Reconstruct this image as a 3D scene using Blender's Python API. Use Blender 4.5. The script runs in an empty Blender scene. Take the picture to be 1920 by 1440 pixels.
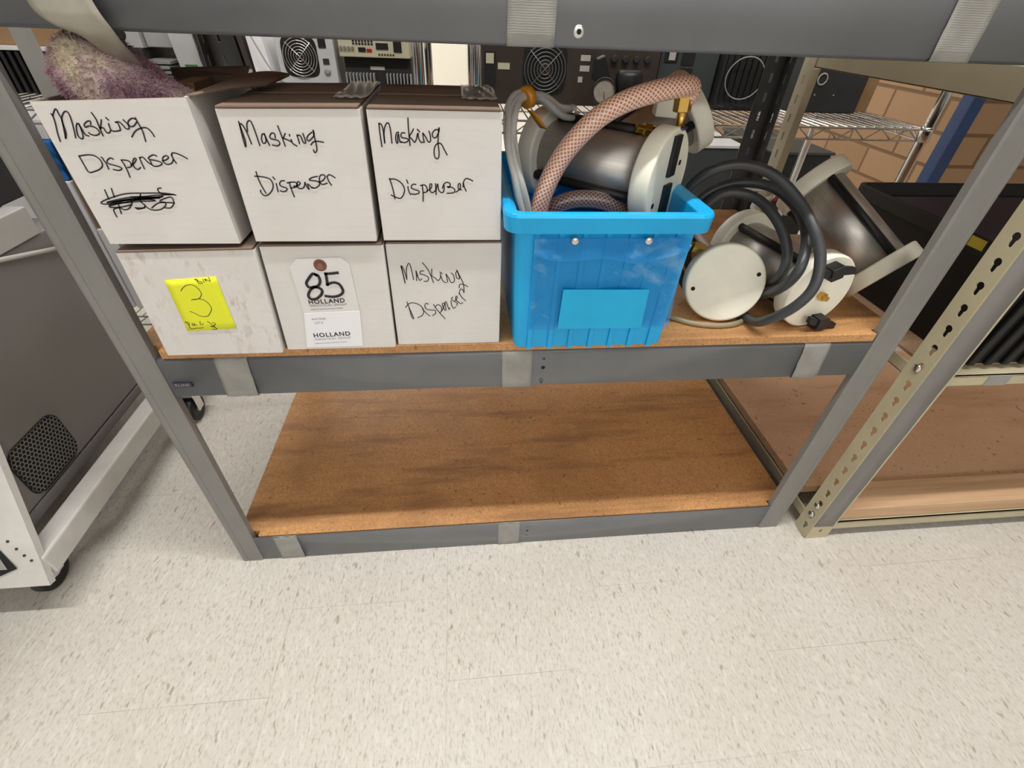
import bpy, bmesh, math, random
from mathutils import Vector, Matrix
R = random.Random(7)
PI = math.pi
scene = bpy.context.scene
COL = scene.collection

# ---------------------------------------------------------------- camera
cam_data = bpy.data.cameras.new('camera')
cam_data.sensor_fit = 'HORIZONTAL'
cam_data.sensor_width = 36.0
cam_data.lens = 877.82 / 1920 * 36.0
cam_data.clip_start = 0.02
cam = bpy.data.objects.new('camera', cam_data)
COL.objects.link(cam)
cam.location = (0.48889, -0.58968, 0.94749)
cam.rotation_euler = (0.88916, -0.03619, -0.09543)
scene.camera = cam

# ---------------------------------------------------------------- world, lamps, exposure
world = bpy.data.worlds.new('world')
scene.world = world
world.use_nodes = True
world.node_tree.nodes['Background'].inputs[0].default_value = (0.02, 0.02, 0.02, 1)
world.node_tree.nodes['Background'].inputs[1].default_value = 1.0

def lamp(name, loc, sx, sy, power, color=(1, 0.985, 0.96)):
    d = bpy.data.lights.new(name, 'AREA')
    d.shape = 'RECTANGLE'
    d.size, d.size_y = sx, sy
    d.energy = power
    d.color = color
    o = bpy.data.objects.new(name, d)
    COL.objects.link(o)
    o.location = loc
    return o

lamp('ceiling_lamp_aisle', (0.6, -0.255, 2.74), 2.4, 0.06, 72)
lamp('ceiling_lamp_behind', (0.6, -1.9, 2.74), 2.4, 0.6, 6)
lamp('ceiling_lamp_far_behind', (0.6, -4.6, 2.74), 6.0, 0.6, 118)
lamp('ceiling_lamp_rear_aisle', (0.2, 3.4, 2.74), 3.0, 0.6, 110)
lamp('ceiling_lamp_rear_wall', (-1.5, 5.0, 2.74), 4.0, 0.6, 90)

scene.view_settings.view_transform = 'Standard'
scene.view_settings.look = 'None'
scene.view_settings.gamma = 1.0
scene.view_settings.use_curve_mapping = False
scene.view_settings.exposure = -0.30

# ---------------------------------------------------------------- materials
def new_mat(name):
    m = bpy.data.materials.new(name)
    m.use_nodes = True
    nt = m.node_tree
    return m, nt, nt.nodes['Principled BSDF']

def node(nt, t, **kw):
    n = nt.nodes.new(t)
    for k, v in kw.items():
        if k in ('operation', 'data_type', 'blend_type', 'feature', 'wave_type', 'noise_dimensions', 'bands_direction', 'distance', 'interpolation'):
            setattr(n, k, v)
        else:
            n.inputs[k].default_value = v
    return n

def math_n(nt, op, a, b=None, clamp=False):
    n = nt.nodes.new('ShaderNodeMath')
    n.operation = op
    n.use_clamp = clamp
    for i, v in enumerate((a, b)):
        if v is None:
            continue
        if isinstance(v, (int, float)):
            n.inputs[i].default_value = v
        else:
            nt.links.new(v, n.inputs[i])
    return n.outputs[0]

def mix_c(nt, fac, a, b, blend='MIX'):
    n = nt.nodes.new('ShaderNodeMix')
    n.data_type = 'RGBA'
    n.blend_type = blend
    for sock, v in ((n.inputs['Factor'], fac), (n.inputs['A'], a), (n.inputs['B'], b)):
        if isinstance(v, (int, float)):
            sock.default_value = v
        elif isinstance(v, tuple):
            sock.default_value = v if len(v) == 4 else v + (1,)
        else:
            nt.links.new(v, sock)
    return n.outputs['Result']

def ramp(nt, src, lo, hi):
    n = nt.nodes.new('ShaderNodeMapRange')
    n.inputs['From Min'].default_value = lo
    n.inputs['From Max'].default_value = hi
    nt.links.new(src, n.inputs['Value'])
    return n.outputs[0]

def coords(nt, scale=(1, 1, 1), rot=(0, 0, 0), kind='Object'):
    t = nt.nodes.new('ShaderNodeTexCoord')
    m = nt.nodes.new('ShaderNodeMapping')
    m.inputs['Scale'].default_value = scale
    m.inputs['Rotation'].default_value = rot
    nt.links.new(t.outputs[kind], m.inputs[0])
    return m.outputs[0]

def noise(nt, vec, scale, detail=2.0, rough=0.5, dist=0.0):
    n = nt.nodes.new('ShaderNodeTexNoise')
    n.inputs['Scale'].default_value = scale
    n.inputs['Detail'].default_value = detail
    n.inputs['Roughness'].default_value = rough
    n.inputs['Distortion'].default_value = dist
    nt.links.new(vec, n.inputs['Vector'])
    return n.outputs[0]

def bump(nt, bsdf, h, strength=0.2, dist=0.002):
    b = nt.nodes.new('ShaderNodeBump')
    b.inputs['Strength'].default_value = strength
    b.inputs['Distance'].default_value = dist
    nt.links.new(h, b.inputs['Height'])
    nt.links.new(b.outputs[0], bsdf.inputs['Normal'])

def plain(name, col, rough=0.5, metal=0.0, var=0.12, vs=14.0, coat=0.0, sss=0.0, trans=0.0, alpha=1.0, bmp=0.0, bs=60.0):
    m, nt, b = new_mat(name)
    v = coords(nt)
    n = noise(nt, v, vs, 4.0, 0.6)
    f = ramp(nt, n, 0.3, 0.7)
    lo = tuple(c * (1 - var) for c in col)
    hi = tuple(min(1, c * (1 + var)) for c in col)
    nt.links.new(mix_c(nt, f, lo, hi), b.inputs['Base Color'])
    b.inputs['Roughness'].default_value = rough
    b.inputs['Metallic'].default_value = metal
    if coat:
        b.inputs['Coat Weight'].default_value = coat
    if sss:
        b.inputs['Subsurface Weight'].default_value = sss
        b.inputs['Subsurface Radius'].default_value = (0.01, 0.008, 0.005)
    if trans:
        b.inputs['Transmission Weight'].default_value = trans
    b.inputs['Alpha'].default_value = alpha
    if bmp:
        bump(nt, b, noise(nt, v, bs, 3.0), bmp, 0.001)
    return m

M = {}
M['beam'] = plain('grey_enamel', (0.162, 0.169, 0.181), 0.29, var=0.10, vs=5)
M['post'] = plain('warm_grey_enamel', (0.225, 0.22, 0.205), 0.42, var=0.08, vs=8, bmp=0.05, bs=300)
M['shadepost'] = plain('shaded_grey_enamel', (0.07, 0.075, 0.08), 0.45, var=0.1)  # unit's grey enamel with the shade at its back and sides put into the colour
M['slot'] = plain('slot_dark', (0.01, 0.01, 0.01), 0.9, var=0)
M['beige'] = plain('beige_enamel', (0.52, 0.46, 0.31), 0.45, var=0.08, vs=10)
M['black'] = plain('black_plastic', (0.007, 0.007, 0.008), 0.48, var=0.2)
M['blackmatte'] = plain('black_matte', (0.016, 0.016, 0.017), 0.75, var=0.2)
M['rubber'] = plain('dark_rubber_hose', (0.045, 0.048, 0.052), 0.38, var=0.1)
M['navy'] = plain('navy_plastic', (0.012, 0.013, 0.05), 0.45, var=0.15)
M['nylon'] = plain('white_nylon', (0.92, 0.885, 0.75), 0.36, var=0.05, vs=22, sss=0.15)
M['brass'] = plain('brass', (0.62, 0.40, 0.11), 0.28, 1.0, var=0.12)
M['chrome'] = plain('chrome', (0.75, 0.75, 0.75), 0.14, 1.0, var=0.03)
M['zinc'] = plain('zinc', (0.70, 0.69, 0.66), 0.25, 1.0, var=0.05)
M['ink'] = plain('ink', (0.015, 0.012, 0.016), 0.6, var=0.2)
M['inkgrey'] = plain('print_grey', (0.12, 0.12, 0.13), 0.6, var=0.1)
M['kraft'] = plain('kraft_board', (0.20, 0.138, 0.102), 0.8, var=0.12, vs=18)
M['carton'] = plain('brown_carton', (0.24, 0.14, 0.065), 0.8, var=0.1, vs=7)
M['bin'] = plain('cyan_plastic', (0.003, 0.42, 0.84), 0.33, var=0.10, vs=9)
M['binlight'] = plain('cyan_card', (0.004, 0.44, 0.80), 0.5, var=0.05, vs=20)
M['yellow'] = plain('yellow_paper', (0.82, 0.85, 0.03), 0.7, var=0.04)
M['yellowp'] = plain('yellow_plastic', (0.75, 0.6, 0.05), 0.5, var=0.05)
M['tagtop'] = plain('tag_card', (0.74, 0.73, 0.72), 0.7, var=0.03)
M['tagwhite'] = plain('tag_paper', (0.86, 0.87, 0.90), 0.7, var=0.02)
M['eyelet'] = plain('tag_eyelet', (0.20, 0.07, 0.045), 0.7, var=0.1)
M['cartgrey'] = plain('cart_grey', (0.185, 0.176, 0.168), 0.42, var=0.05, vs=3, bmp=0.04, bs=500)
M['cartwhite'] = plain('cart_white', (0.62, 0.60, 0.57), 0.42, var=0.10, vs=12)
M['cartbar'] = plain('cart_bar', (0.42, 0.41, 0.39), 0.42, var=0.05)
M['white'] = plain('white_enamel', (0.78, 0.78, 0.78), 0.45, var=0.03)
M['silver'] = plain('silver_case', (0.55, 0.56, 0.57), 0.38, var=0.05)
M['greycase'] = plain('grey_case', (0.32, 0.32, 0.31), 0.5, var=0.06)
M['darkcase'] = plain('dark_case', (0.034, 0.024, 0.017), 0.5, var=0.1)
M['bone'] = plain('bone_panel', (0.50, 0.47, 0.33), 0.5, var=0.05)
M['teal'] = plain('teal_grey_case', (0.035, 0.044, 0.046), 0.5, var=0.1)
M['blue'] = plain('blue_plastic', (0.03, 0.17, 0.50), 0.4, var=0.1)
M['bluepaint'] = plain('blue_paint', (0.008, 0.030, 0.10), 0.45, var=0.2)
M['red'] = plain('red_plastic', (0.35, 0.01, 0.015), 0.4, var=0.1)
M['green'] = plain('green_label', (0.02, 0.12, 0.04), 0.5, var=0.1)
M['label'] = plain('paper_label', (0.40, 0.38, 0.34), 0.7, var=0.05)
M['orange'] = plain('amber_tape', (0.62, 0.25, 0.02), 0.35, var=0.2)
M['dial'] = plain('dial_face', (0.26, 0.235, 0.19), 0.5, var=0.2, vs=60)
M['wallwhite'] = plain('wall_cream', (0.80, 0.76, 0.66), 0.8, var=0.03, vs=2)
M['wallplain'] = plain('wall_white', (0.82, 0.82, 0.80), 0.8, var=0.02, vs=2)
M['ceiling'] = plain('ceiling_white', (0.85, 0.85, 0.84), 0.9, var=0.02, vs=2)
M['ductgrey'] = plain('dark_duct_tape', (.21, .20, .19), 0.42, var=.12, vs=6)
M['binblack'] = plain('black_bin_plastic', (0.0035, 0.0035, 0.004), 0.55, var=.1)
M['midgrey'] = plain('mid_grey_case', (.20, .20, .195), .5, var=.06)
M['palegrey'] = plain('pale_grey_case', (.36, .365, .35), .5, var=.05)
M['wire'] = plain('grey_wire', (.22, .22, .22), 0.35, 0.6, var=.05)
M['brand'] = plain('brand_plate', (0.03, 0.03, 0.06), 0.5, var=0.1)
M['lumber'] = None

def mk_tape():
    m, nt, b = new_mat('duct_tape')
    v = coords(nt)
    n = noise(nt, v, 30, 4)
    nt.links.new(mix_c(nt, ramp(nt, n, .3, .7), (.27, .265, .245), (.35, .345, .32)), b.inputs['Base Color'])
    b.inputs['Roughness'].default_value = .38
    w = nt.nodes.new('ShaderNodeTexWave')
    w.bands_direction = 'Z'
    w.inputs['Scale'].default_value = 150
    w.inputs['Distortion'].default_value = 3
    nt.links.new(v, w.inputs['Vector'])
    bump(nt, b, w.outputs[1], .18, .0006)
    return m
M['tape'] = mk_tape()
M['tapewarm'] = plain('yellowed_tape', (.33, .305, .25), .5, var=.12, vs=30)

def mk_board(name='particle_board', a=(.70, .385, .155), c=(.45, .21, .075), stain=(.25, .115, .045)):
    m, nt, b = new_mat(name)
    v = coords(nt)
    n1 = noise(nt, v, 260, 3, .7)
    n2 = noise(nt, v, 4.5, 5, .65)
    n3 = noise(nt, coords(nt, (1.3, 9, 3)), 2.2, 4, .6)
    c1 = mix_c(nt, ramp(nt, n1, .32, .68), c, a)
    c2 = mix_c(nt, math_n(nt, 'MULTIPLY', ramp(nt, n2, .48, .75), .55), c1, stain)
    c3 = mix_c(nt, math_n(nt, 'MULTIPLY', ramp(nt, n3, .50, .68), .65), c2, stain)
    n4 = noise(nt, v, 95, 2, .5)
    c4 = mix_c(nt, math_n(nt, 'MULTIPLY', ramp(nt, n4, .67, .72), .6), c3, (.14, .06, .02))
    nt.links.new(c4, b.inputs['Base Color'])
    b.inputs['Roughness'].default_value = .58
    bump(nt, b, n1, .12, .001)
    return m
M['board'] = mk_board()
def mk_ply():
    m = mk_board('plywood', (.70, .46, .29), (.60, .37, .22), (.50, .29, .165))
    nt = m.node_tree; b = nt.nodes['Principled BSDF']
    src = b.inputs['Base Color'].links[0].from_socket
    v = coords(nt, (1.0, 1.6, 1))
    n = noise(nt, v, 2.6, 2, .4, 1.2)
    d = math_n(nt, 'ABSOLUTE', math_n(nt, 'SUBTRACT', n, .5))
    crack = math_n(nt, 'LESS_THAN', d, .007)
    gate = ramp(nt, noise(nt, coords(nt), 3.2, 2), .50, .58)
    nt.links.new(mix_c(nt, math_n(nt, 'MULTIPLY', math_n(nt, 'MULTIPLY', crack, gate), .75), src, (.05, .03, .02)), b.inputs['Base Color'])
    return m
M['ply'] = mk_ply()

def mk_lumber():
    m, nt, b = new_mat('pine_lumber')
    v = coords(nt, (1.2, 30, 30))
    n = noise(nt, v, 2.0, 4, .6, .8)
    nt.links.new(mix_c(nt, ramp(nt, n, .3, .7), (.50, .30, .16), (.68, .46, .28)), b.inputs['Base Color'])
    b.inputs['Roughness'].default_value = .65
    return m
M['lumber'] = mk_lumber()

def mk_floor():
    m, nt, b = new_mat('speckled_vinyl_tile')
    t = nt.nodes.new('ShaderNodeTexCoord')
    sep = nt.nodes.new('ShaderNodeSeparateXYZ')
    nt.links.new(t.outputs['Object'], sep.inputs[0])
    T = 0.3049
    X = math_n(nt, 'DIVIDE', math_n(nt, 'SUBTRACT', sep.outputs[0], 0.436 - 20 * T), T)
    col = math_n(nt, 'FLOOR', X)
    half = math_n(nt, 'MULTIPLY', math_n(nt, 'MODULO', col, 2.0), 0.5)
    Y = math_n(nt, 'ADD', math_n(nt, 'DIVIDE', math_n(nt, 'SUBTRACT', sep.outputs[1], -0.2664 - 20 * T), T), half)
    def edge(s, w):
        fr = math_n(nt, 'FRACT', s)
        d = math_n(nt, 'MINIMUM', fr, math_n(nt, 'SUBTRACT', 1.0, fr))
        return math_n(nt, 'LESS_THAN', d, w)
    joint = math_n(nt, 'MAXIMUM', edge(X, .0018), edge(Y, .0018))
    row = math_n(nt, 'FLOOR', Y)
    comb = nt.nodes.new('ShaderNodeCombineXYZ')
    nt.links.new(col, comb.inputs[0]); nt.links.new(row, comb.inputs[1])
    wn = nt.nodes.new('ShaderNodeTexWhiteNoise')
    nt.links.new(comb.outputs[0], wn.inputs['Vector'])
    v1 = coords(nt, (1, .30, 1), (0, 0, .10))
    v2 = coords(nt, (1, .33, 1), (0, 0, -.16))
    f1 = noise(nt, v1, 185, 2.5, .6)
    f2 = noise(nt, v2, 92, 2.5, .6)
    f3 = noise(nt, coords(nt, (1, .4, 1), (0, 0, .3)), 260, 2, .6)
    f4 = noise(nt, coords(nt), 3.5, 3)
    base = mix_c(nt, ramp(nt, f4, .35, .65), (.612, .575, .518), (.655, .625, .575))
    base = mix_c(nt, math_n(nt, 'MULTIPLY', wn.outputs[0], .35), base, (.68, .64, .575))
    c = mix_c(nt, math_n(nt, 'MULTIPLY', ramp(nt, f3, .52, .64), .50), base, (.47, .42, .36))
    c = mix_c(nt, math_n(nt, 'MULTIPLY', ramp(nt, f1, .59, .66), .47), c, (.35, .285, .225))
    c = mix_c(nt, math_n(nt, 'MULTIPLY', ramp(nt, f2, .635, .69), .60), c, (.27, .21, .165))
    f5 = noise(nt, v1, 120, 2, .5)
    c = mix_c(nt, math_n(nt, 'MULTIPLY', ramp(nt, f5, .56, .66), .4), c, (.76, .74, .70))
    f6 = ramp(nt, noise(nt, coords(nt), 2.3, 2), .42, .60)
    c = mix_c(nt, math_n(nt, 'MULTIPLY', math_n(nt, 'MULTIPLY', joint, f6), .48), c, (.26, .22, .18))
    nt.links.new(c, b.inputs['Base Color'])
    b.inputs['Roughness'].default_value = .42
    b.inputs['Specular IOR Level'].default_value = .35
    return m
M['floor'] = mk_floor()

def mk_brick():
    m, nt, b = new_mat('tan_block_wall')
    v = coords(nt, (1, 1, 1))
    sep = nt.nodes.new('ShaderNodeSeparateXYZ')
    nt.links.new(v, sep.inputs[0])
    comb = nt.nodes.new('ShaderNodeCombineXYZ')
    nt.links.new(math_n(nt, 'ADD', sep.outputs[0], sep.outputs[1]), comb.inputs[0])
    nt.links.new(sep.outputs[2], comb.inputs[1])
    br = nt.nodes.new('ShaderNodeTexBrick')
    br.inputs['Scale'].default_value = 1.0
    br.inputs['Brick Width'].default_value = .40
    br.inputs['Row Height'].default_value = .16
    br.inputs['Mortar Size'].default_value = .012
    br.inputs['Mortar Smooth'].default_value = .6
    br.inputs['Color1'].default_value = (.27, .155, .075, 1)
    br.inputs['Color2'].default_value = (.32, .19, .10, 1)
    br.inputs['Mortar'].default_value = (.15, .08, .035, 1)
    nt.links.new(comb.outputs[0], br.inputs['Vector'])
    nt.links.new(br.outputs[0], b.inputs['Base Color'])
    b.inputs['Roughness'].default_value = .75
    bump(nt, b, math_n(nt, 'SUBTRACT', 1.0, br.outputs[1]), .5, .01)
    return m
M['brick'] = mk_brick()

def mk_box():
    m, nt, b = new_mat('white_corrugated_board')
    v = coords(nt)
    n1 = noise(nt, v, 9, 4, .6)
    n2 = noise(nt, coords(nt, (4, 4, 60)), 3.0, 3, .5)
    c = mix_c(nt, ramp(nt, n1, .3, .72), (.70, .665, .64), (.76, .735, .715))
    c = mix_c(nt, math_n(nt, 'MULTIPLY', ramp(nt, n2, .5, .8), .25), c, (.62, .58, .55))
    n3 = noise(nt, v, 38, 5, .75)
    c = mix_c(nt, math_n(nt, 'MULTIPLY', ramp(nt, n3, .66, .74), .30), c, (.45, .36, .33))
    nt.links.new(c, b.inputs['Base Color'])
    b.inputs['Roughness'].default_value = .62
    bump(nt, b, n2, .08, .001)
    return m
M['box'] = mk_box()

def mk_dirtybox():
    m, nt, b = new_mat('scuffed_white_board')
    v = coords(nt)
    n1 = noise(nt, v, 12, 5, .65)
    n2 = noise(nt, coords(nt, (1, 1, .45), (0, .5, 0)), 90, 4, .7)
    c = mix_c(nt, ramp(nt, n1, .3, .72), (.69, .65, .63), (.76, .735, .71))
    c = mix_c(nt, math_n(nt, 'MULTIPLY', math_n(nt, 'MULTIPLY', ramp(nt, n2, .52, .66), ramp(nt, n1, .42, .62)), .55), c, (.44, .32, .29))
    nt.links.new(c, b.inputs['Base Color'])
    b.inputs['Roughness'].default_value = .65
    return m
M['boxdirty'] = mk_dirtybox()

def mk_steel():
    m, nt, b = new_mat('brushed_steel')
    v = coords(nt, (1, 1, .015))
    n = noise(nt, v, 600, 3, .6)
    nt.links.new(mix_c(nt, ramp(nt, n, .3, .7), (.50, .47, .44), (.60, .57, .54)), b.inputs['Base Color'])
    b.inputs['Metallic'].default_value = .82
    b.inputs['Roughness'].default_value = .40
    return m
M['steel'] = mk_steel()

def mk_braid():
    m, nt, b = new_mat('braided_copper_hose')
    t = nt.nodes.new('ShaderNodeTexCoord')
    sep = nt.nodes.new('ShaderNodeSeparateXYZ')
    nt.links.new(t.outputs['UV'], sep.inputs[0])
    def stripes(sgn):
        s = math_n(nt, 'ADD', math_n(nt, 'MULTIPLY', sep.outputs[0], 13.0 * sgn), math_n(nt, 'MULTIPLY', sep.outputs[1], 165.0))
        return math_n(nt, 'LESS_THAN', math_n(nt, 'FRACT', s), .36)
    s = math_n(nt, 'MAXIMUM', stripes(1), stripes(-1))
    nt.links.new(mix_c(nt, s, (.48, .165, .070), (.82, .60, .51)), b.inputs['Base Color'])
    b.inputs['Roughness'].default_value = .32
    b.inputs['Coat Weight'].default_value = .6
    b.inputs['Coat Roughness'].default_value = .15
    return m
M['braid'] = mk_braid()

def mk_braid2():
    m = M['braid'].copy()
    m.name = 'braided_brown_hose'
    for n in m.node_tree.nodes:
        if n.type == 'MIX':
            n.inputs['A'].default_value = (.10, .05, .045, 1)
            n.inputs['B'].default_value = (.36, .26, .24, 1)
    return m
M['braid2'] = mk_braid2()

def mk_clear(name, col, rough, alpha):
    m, nt, b = new_mat(name)
    v = coords(nt)
    n = noise(nt, v, 35, 3, .5)
    nt.links.new(mix_c(nt, ramp(nt, n, .3, .7), col, tuple(min(1, c * 1.1) for c in col)), b.inputs['Base Color'])
    b.inputs['Roughness'].default_value = rough
    b.inputs['Alpha'].default_value = alpha
    b.inputs['Coat Weight'].default_value = .5
    return m
M['tubing'] = mk_clear('milky_tubing', (.66, .65, .60), .3, .62)
M['tubing2'] = mk_clear('yellowed_tubing', (.36, .31, .19), .35, .75)

def mk_pouch():
    m, nt, b = new_mat('clear_vinyl_pouch')
    v = coords(nt)
    n = noise(nt, coords(nt, (1, 1, 1)), 16, 5, .6, .6)
    b.inputs['Base Color'].default_value = (.10, .42, .80, 1)
    b.inputs['Roughness'].default_value = .2
    a = math_n(nt, 'ADD', math_n(nt, 'MULTIPLY', ramp(nt, n, .45, .8), .35), .42)
    nt.links.new(a, b.inputs['Alpha'])
    nt.links.new(mix_c(nt, ramp(nt, n, .55, .8), (.006, .29, .74), (.40, .68, .92)), b.inputs['Base Color'])
    bump(nt, b, n, .5, .003)
    return m
M['pouch'] = mk_pouch()

def mk_fur():
    m, nt, b = new_mat('mauve_fleece')
    v = coords(nt)
    n = noise(nt, v, 14, 3, .6)
    n2 = noise(nt, v, 45, 3, .6)
    c = mix_c(nt, ramp(nt, n2, .35, .65), (.46, .25, .33), (.78, .58, .64))
    c = mix_c(nt, ramp(nt, n, .52, .66), c, (.88, .78, .62))
    nt.links.new(c, b.inputs['Base Color'])
    b.inputs['Roughness'].default_value = .9
    return m
M['fur'] = mk_fur()

# ---------------------------------------------------------------- mesh helpers
class MB:
    def __init__(s):
        s.v, s.f, s.m, s.uv, s.sm = [], [], [], {}, []
    def add(s, vs, fs, mat=0, smooth=False):
        o = len(s.v)
        s.v += [Vector(p) for p in vs]
        for f in fs:
            s.f.append([i + o for i in f]); s.m.append(mat); s.sm.append(smooth)
        return o
    def box(s, a, b, mat=0, mats=None):
        x0, y0, z0 = a; x1, y1, z1 = b
        vs = [(x0,y0,z0),(x1,y0,z0),(x1,y1,z0),(x0,y1,z0),(x0,y0,z1),(x1,y0,z1),(x1,y1,z1),(x0,y1,z1)]
        return s.hexa(vs, mat, mats)
    def hexa(s, vs, mat=0, mats=None):
        fs = [(0,3,2,1),(4,5,6,7),(0,1,5,4),(1,2,6,5),(2,3,7,6),(3,0,4,7)]  # bottom top front right back left
        o = len(s.v)
        s.v += [Vector(p) for p in vs]
        for i, f in enumerate(fs):
            s.f.append([k + o for k in f]); s.m.append(mats[i] if mats else mat); s.sm.append(False)
        return s
    def rings(s, loops, mat=0, smooth=False, closed=True, cap0=False, cap1=False):
        n = len(loops[0]); o = len(s.v)
        for l in loops:
            s.v += [Vector(p) for p in l]
        for k in range(len(loops) - 1):
            for i in range(n if closed else n - 1):
                j = (i + 1) % n
                s.f.append([o + k*n + i, o + k*n + j, o + (k+1)*n + j, o + (k+1)*n + i]); s.m.append(mat); s.sm.append(smooth)
        if cap0:
            s.f.append([o + i for i in range(n)][::-1]); s.m.append(mat); s.sm.append(False)
        if cap1:
            s.f.append([o + (len(loops)-1)*n + i for i in range(n)]); s.m.append(mat); s.sm.append(False)
        return s
    def lathe(s, p0, axis, prof, seg=32, mat=0, smooth=True, cap0=True, cap1=True):
        """prof: list of (distance along axis, radius)"""
        ax = Vector(axis).normalized()
        u = ax.orthogonal().normalized(); w = ax.cross(u)
        loops = []
        for h, r in prof:
            c = Vector(p0) + ax * h
            loops.append([c + (u * math.cos(2*PI*i/seg) + w * math.sin(2*PI*i/seg)) * r for i in range(seg)])
        return s.rings(loops, mat, smooth, True, cap0, cap1)
    def cyl(s, p0, p1, r, seg=16, mat=0, smooth=True):
        d = Vector(p1) - Vector(p0)
        return s.lathe(p0, d, [(0, r), (d.length, r)], seg, mat, smooth)
    def tube(s, pts, r, seg=8, mat=0, cap=True, uv=False):
        pts = [Vector(p) for p in pts]
        o = len(s.v); fo = len(s.f)
        t0 = (pts[1] - pts[0]).normalized()
        u = t0.orthogonal().normalized()
        loops = []; dist = 0; ds = []
        for i, p in enumerate(pts):
            a = pts[max(i-1, 0)]; b = pts[min(i+1, len(pts)-1)]
            t = (b - a).normalized()
            u = (u - t * u.dot(t)).normalized()
            w = t.cross(u)
            if i: dist += (p - pts[i-1]).length
            ds.append(dist)
            rr = r(i / (len(pts)-1)) if callable(r) else r
            loops.append([p + (u * math.cos(2*PI*k/seg) + w * math.sin(2*PI*k/seg)) * rr for k in range(seg)])
        s.rings(loops, mat, True, True, cap, cap)
        if uv:
            for k in range(len(loops)-1):
                for i in range(seg):
                    s.uv[fo + k*seg + i] = [(i/seg, ds[k]), ((i+1)/seg, ds[k]), ((i+1)/seg, ds[k+1]), (i/seg, ds[k+1])]
        return s
    def torus(s, c, n, r, rt, seg=32, ts=6, mat=0):
        n = Vector(n).normalized(); u = n.orthogonal().normalized(); w = n.cross(u)
        pts = [Vector(c) + (u*math.cos(2*PI*i/seg) + w*math.sin(2*PI*i/seg))*r for i in range(seg)]
        loops = []
        for i, p in enumerate(pts):
            d = (p - Vector(c)).normalized()
            loops.append([p + (d*math.cos(2*PI*k/ts) + n*math.sin(2*PI*k/ts))*rt for k in range(ts)])
        loops.append(loops[0])
        return s.rings(loops, mat, True, True)
    def prism(s, poly, y0, y1, mat=0):
        """poly in x,z extruded along y"""
        n = len(poly)
        vs = [(x, y0, z) for x, z in poly] + [(x, y1, z) for x, z in poly]
        fs = [list(range(n)), list(range(2*n-1, n-1, -1))] + [[i, n+i, n+(i+1) % n, (i+1) % n] for i in range(n)]
        s.add(vs, fs, mat); return s
    def build(s, name, mats, parent=None, bevel=0.0, local=False, solid=0.0, bseg=2):
        if not isinstance(mats, (list, tuple)): mats = [mats]
        o0 = Vector((0, 0, 0))
        if not local:
            p = parent
            while p is not None:
                o0 += p.location; p = p.parent
        me = bpy.data.meshes.new(name)
        me.from_pydata([tuple(v - o0) for v in s.v], [], s.f)
        for m in mats: me.materials.append(m)
        for p, mi, sm in zip(me.polygons, s.m, s.sm):
            p.material_index = mi; p.use_smooth = sm
        if s.uv:
            l = me.uv_layers.new(name='uv')
            for fi, uvs in s.uv.items():
                for li, q in zip(me.polygons[fi].loop_indices, uvs):
                    l.data[li].uv = q
        me.update()
        bm = bmesh.new(); bm.from_mesh(me)
        bmesh.ops.recalc_face_normals(bm, faces=bm.faces)
        bm.to_mesh(me); bm.free()
        o = bpy.data.objects.new(name, me)
        COL.objects.link(o)
        if parent is not None: o.parent = parent
        if solid:
            md = o.modifiers.new('solid', 'SOLIDIFY'); md.thickness = solid; md.offset = 0
        if bevel:
            md = o.modifiers.new('bevel', 'BEVEL'); md.width = bevel; md.segments = bseg; md.limit_method = 'ANGLE'; md.angle_limit = 0.6
        return o

def smooth_path(pts, n=6):
    P = [Vector(p) for p in pts]
    out = []
    for i in range(len(P) - 1):
        p0 = P[max(i-1, 0)]; p1 = P[i]; p2 = P[i+1]; p3 = P[min(i+2, len(P)-1)]
        for k in range(n):
            t = k / n
            out.append(0.5 * ((2*p1) + (p2-p0)*t + (2*p0-5*p1+4*p2-p3)*t*t + (3*p1-p0-3*p2+p3)*t**3))
    out.append(P[-1])
    return out

def plate(outline, holes, fn):
    """flat sheet with holes: 2-D outline and holes, fn maps (u, v) to a 3-D point; returns verts, faces"""
    bm = bmesh.new()
    edges = []
    for lp in [outline] + holes:
        vs = [bm.verts.new((u, v, 0)) for u, v in lp]
        for i in range(len(vs)):
            edges.append(bm.edges.new((vs[i], vs[(i+1) % len(vs)])))
    bmesh.ops.triangle_fill(bm, use_beauty=True, use_dissolve=False, edges=edges)
    bm.verts.index_update()
    vs = [fn(v.co.x, v.co.y) for v in bm.verts]
    fs = [[v.index for v in f.verts] for f in bm.faces]
    bm.free()
    return vs, fs

def rr(x0, x1, y0, y1, r, z, seg=4):
    out = []
    for cx, cy, a0 in ((x1-r, y0+r, -PI/2), (x1-r, y1-r, 0), (x0+r, y1-r, PI/2), (x0+r, y0+r, PI)):
        for k in range(seg + 1):
            a = a0 + PI/2*k/seg
            out.append((cx + r*math.cos(a), cy + r*math.sin(a), z))
    return out

def tag(o, label, cat, group=None, kind=None):
    o['label'] = label; o['category'] = cat
    if group: o['group'] = group
    if kind: o['kind'] = kind
    return o

def thing(name, loc, label, cat, group=None):
    o = bpy.data.objects.new(name, None)
    o.empty_display_size = 0.05
    COL.objects.link(o)
    o.location = loc
    return tag(o, label, cat, group)

def struct(o):
    o['kind'] = 'structure'
    return o

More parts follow.
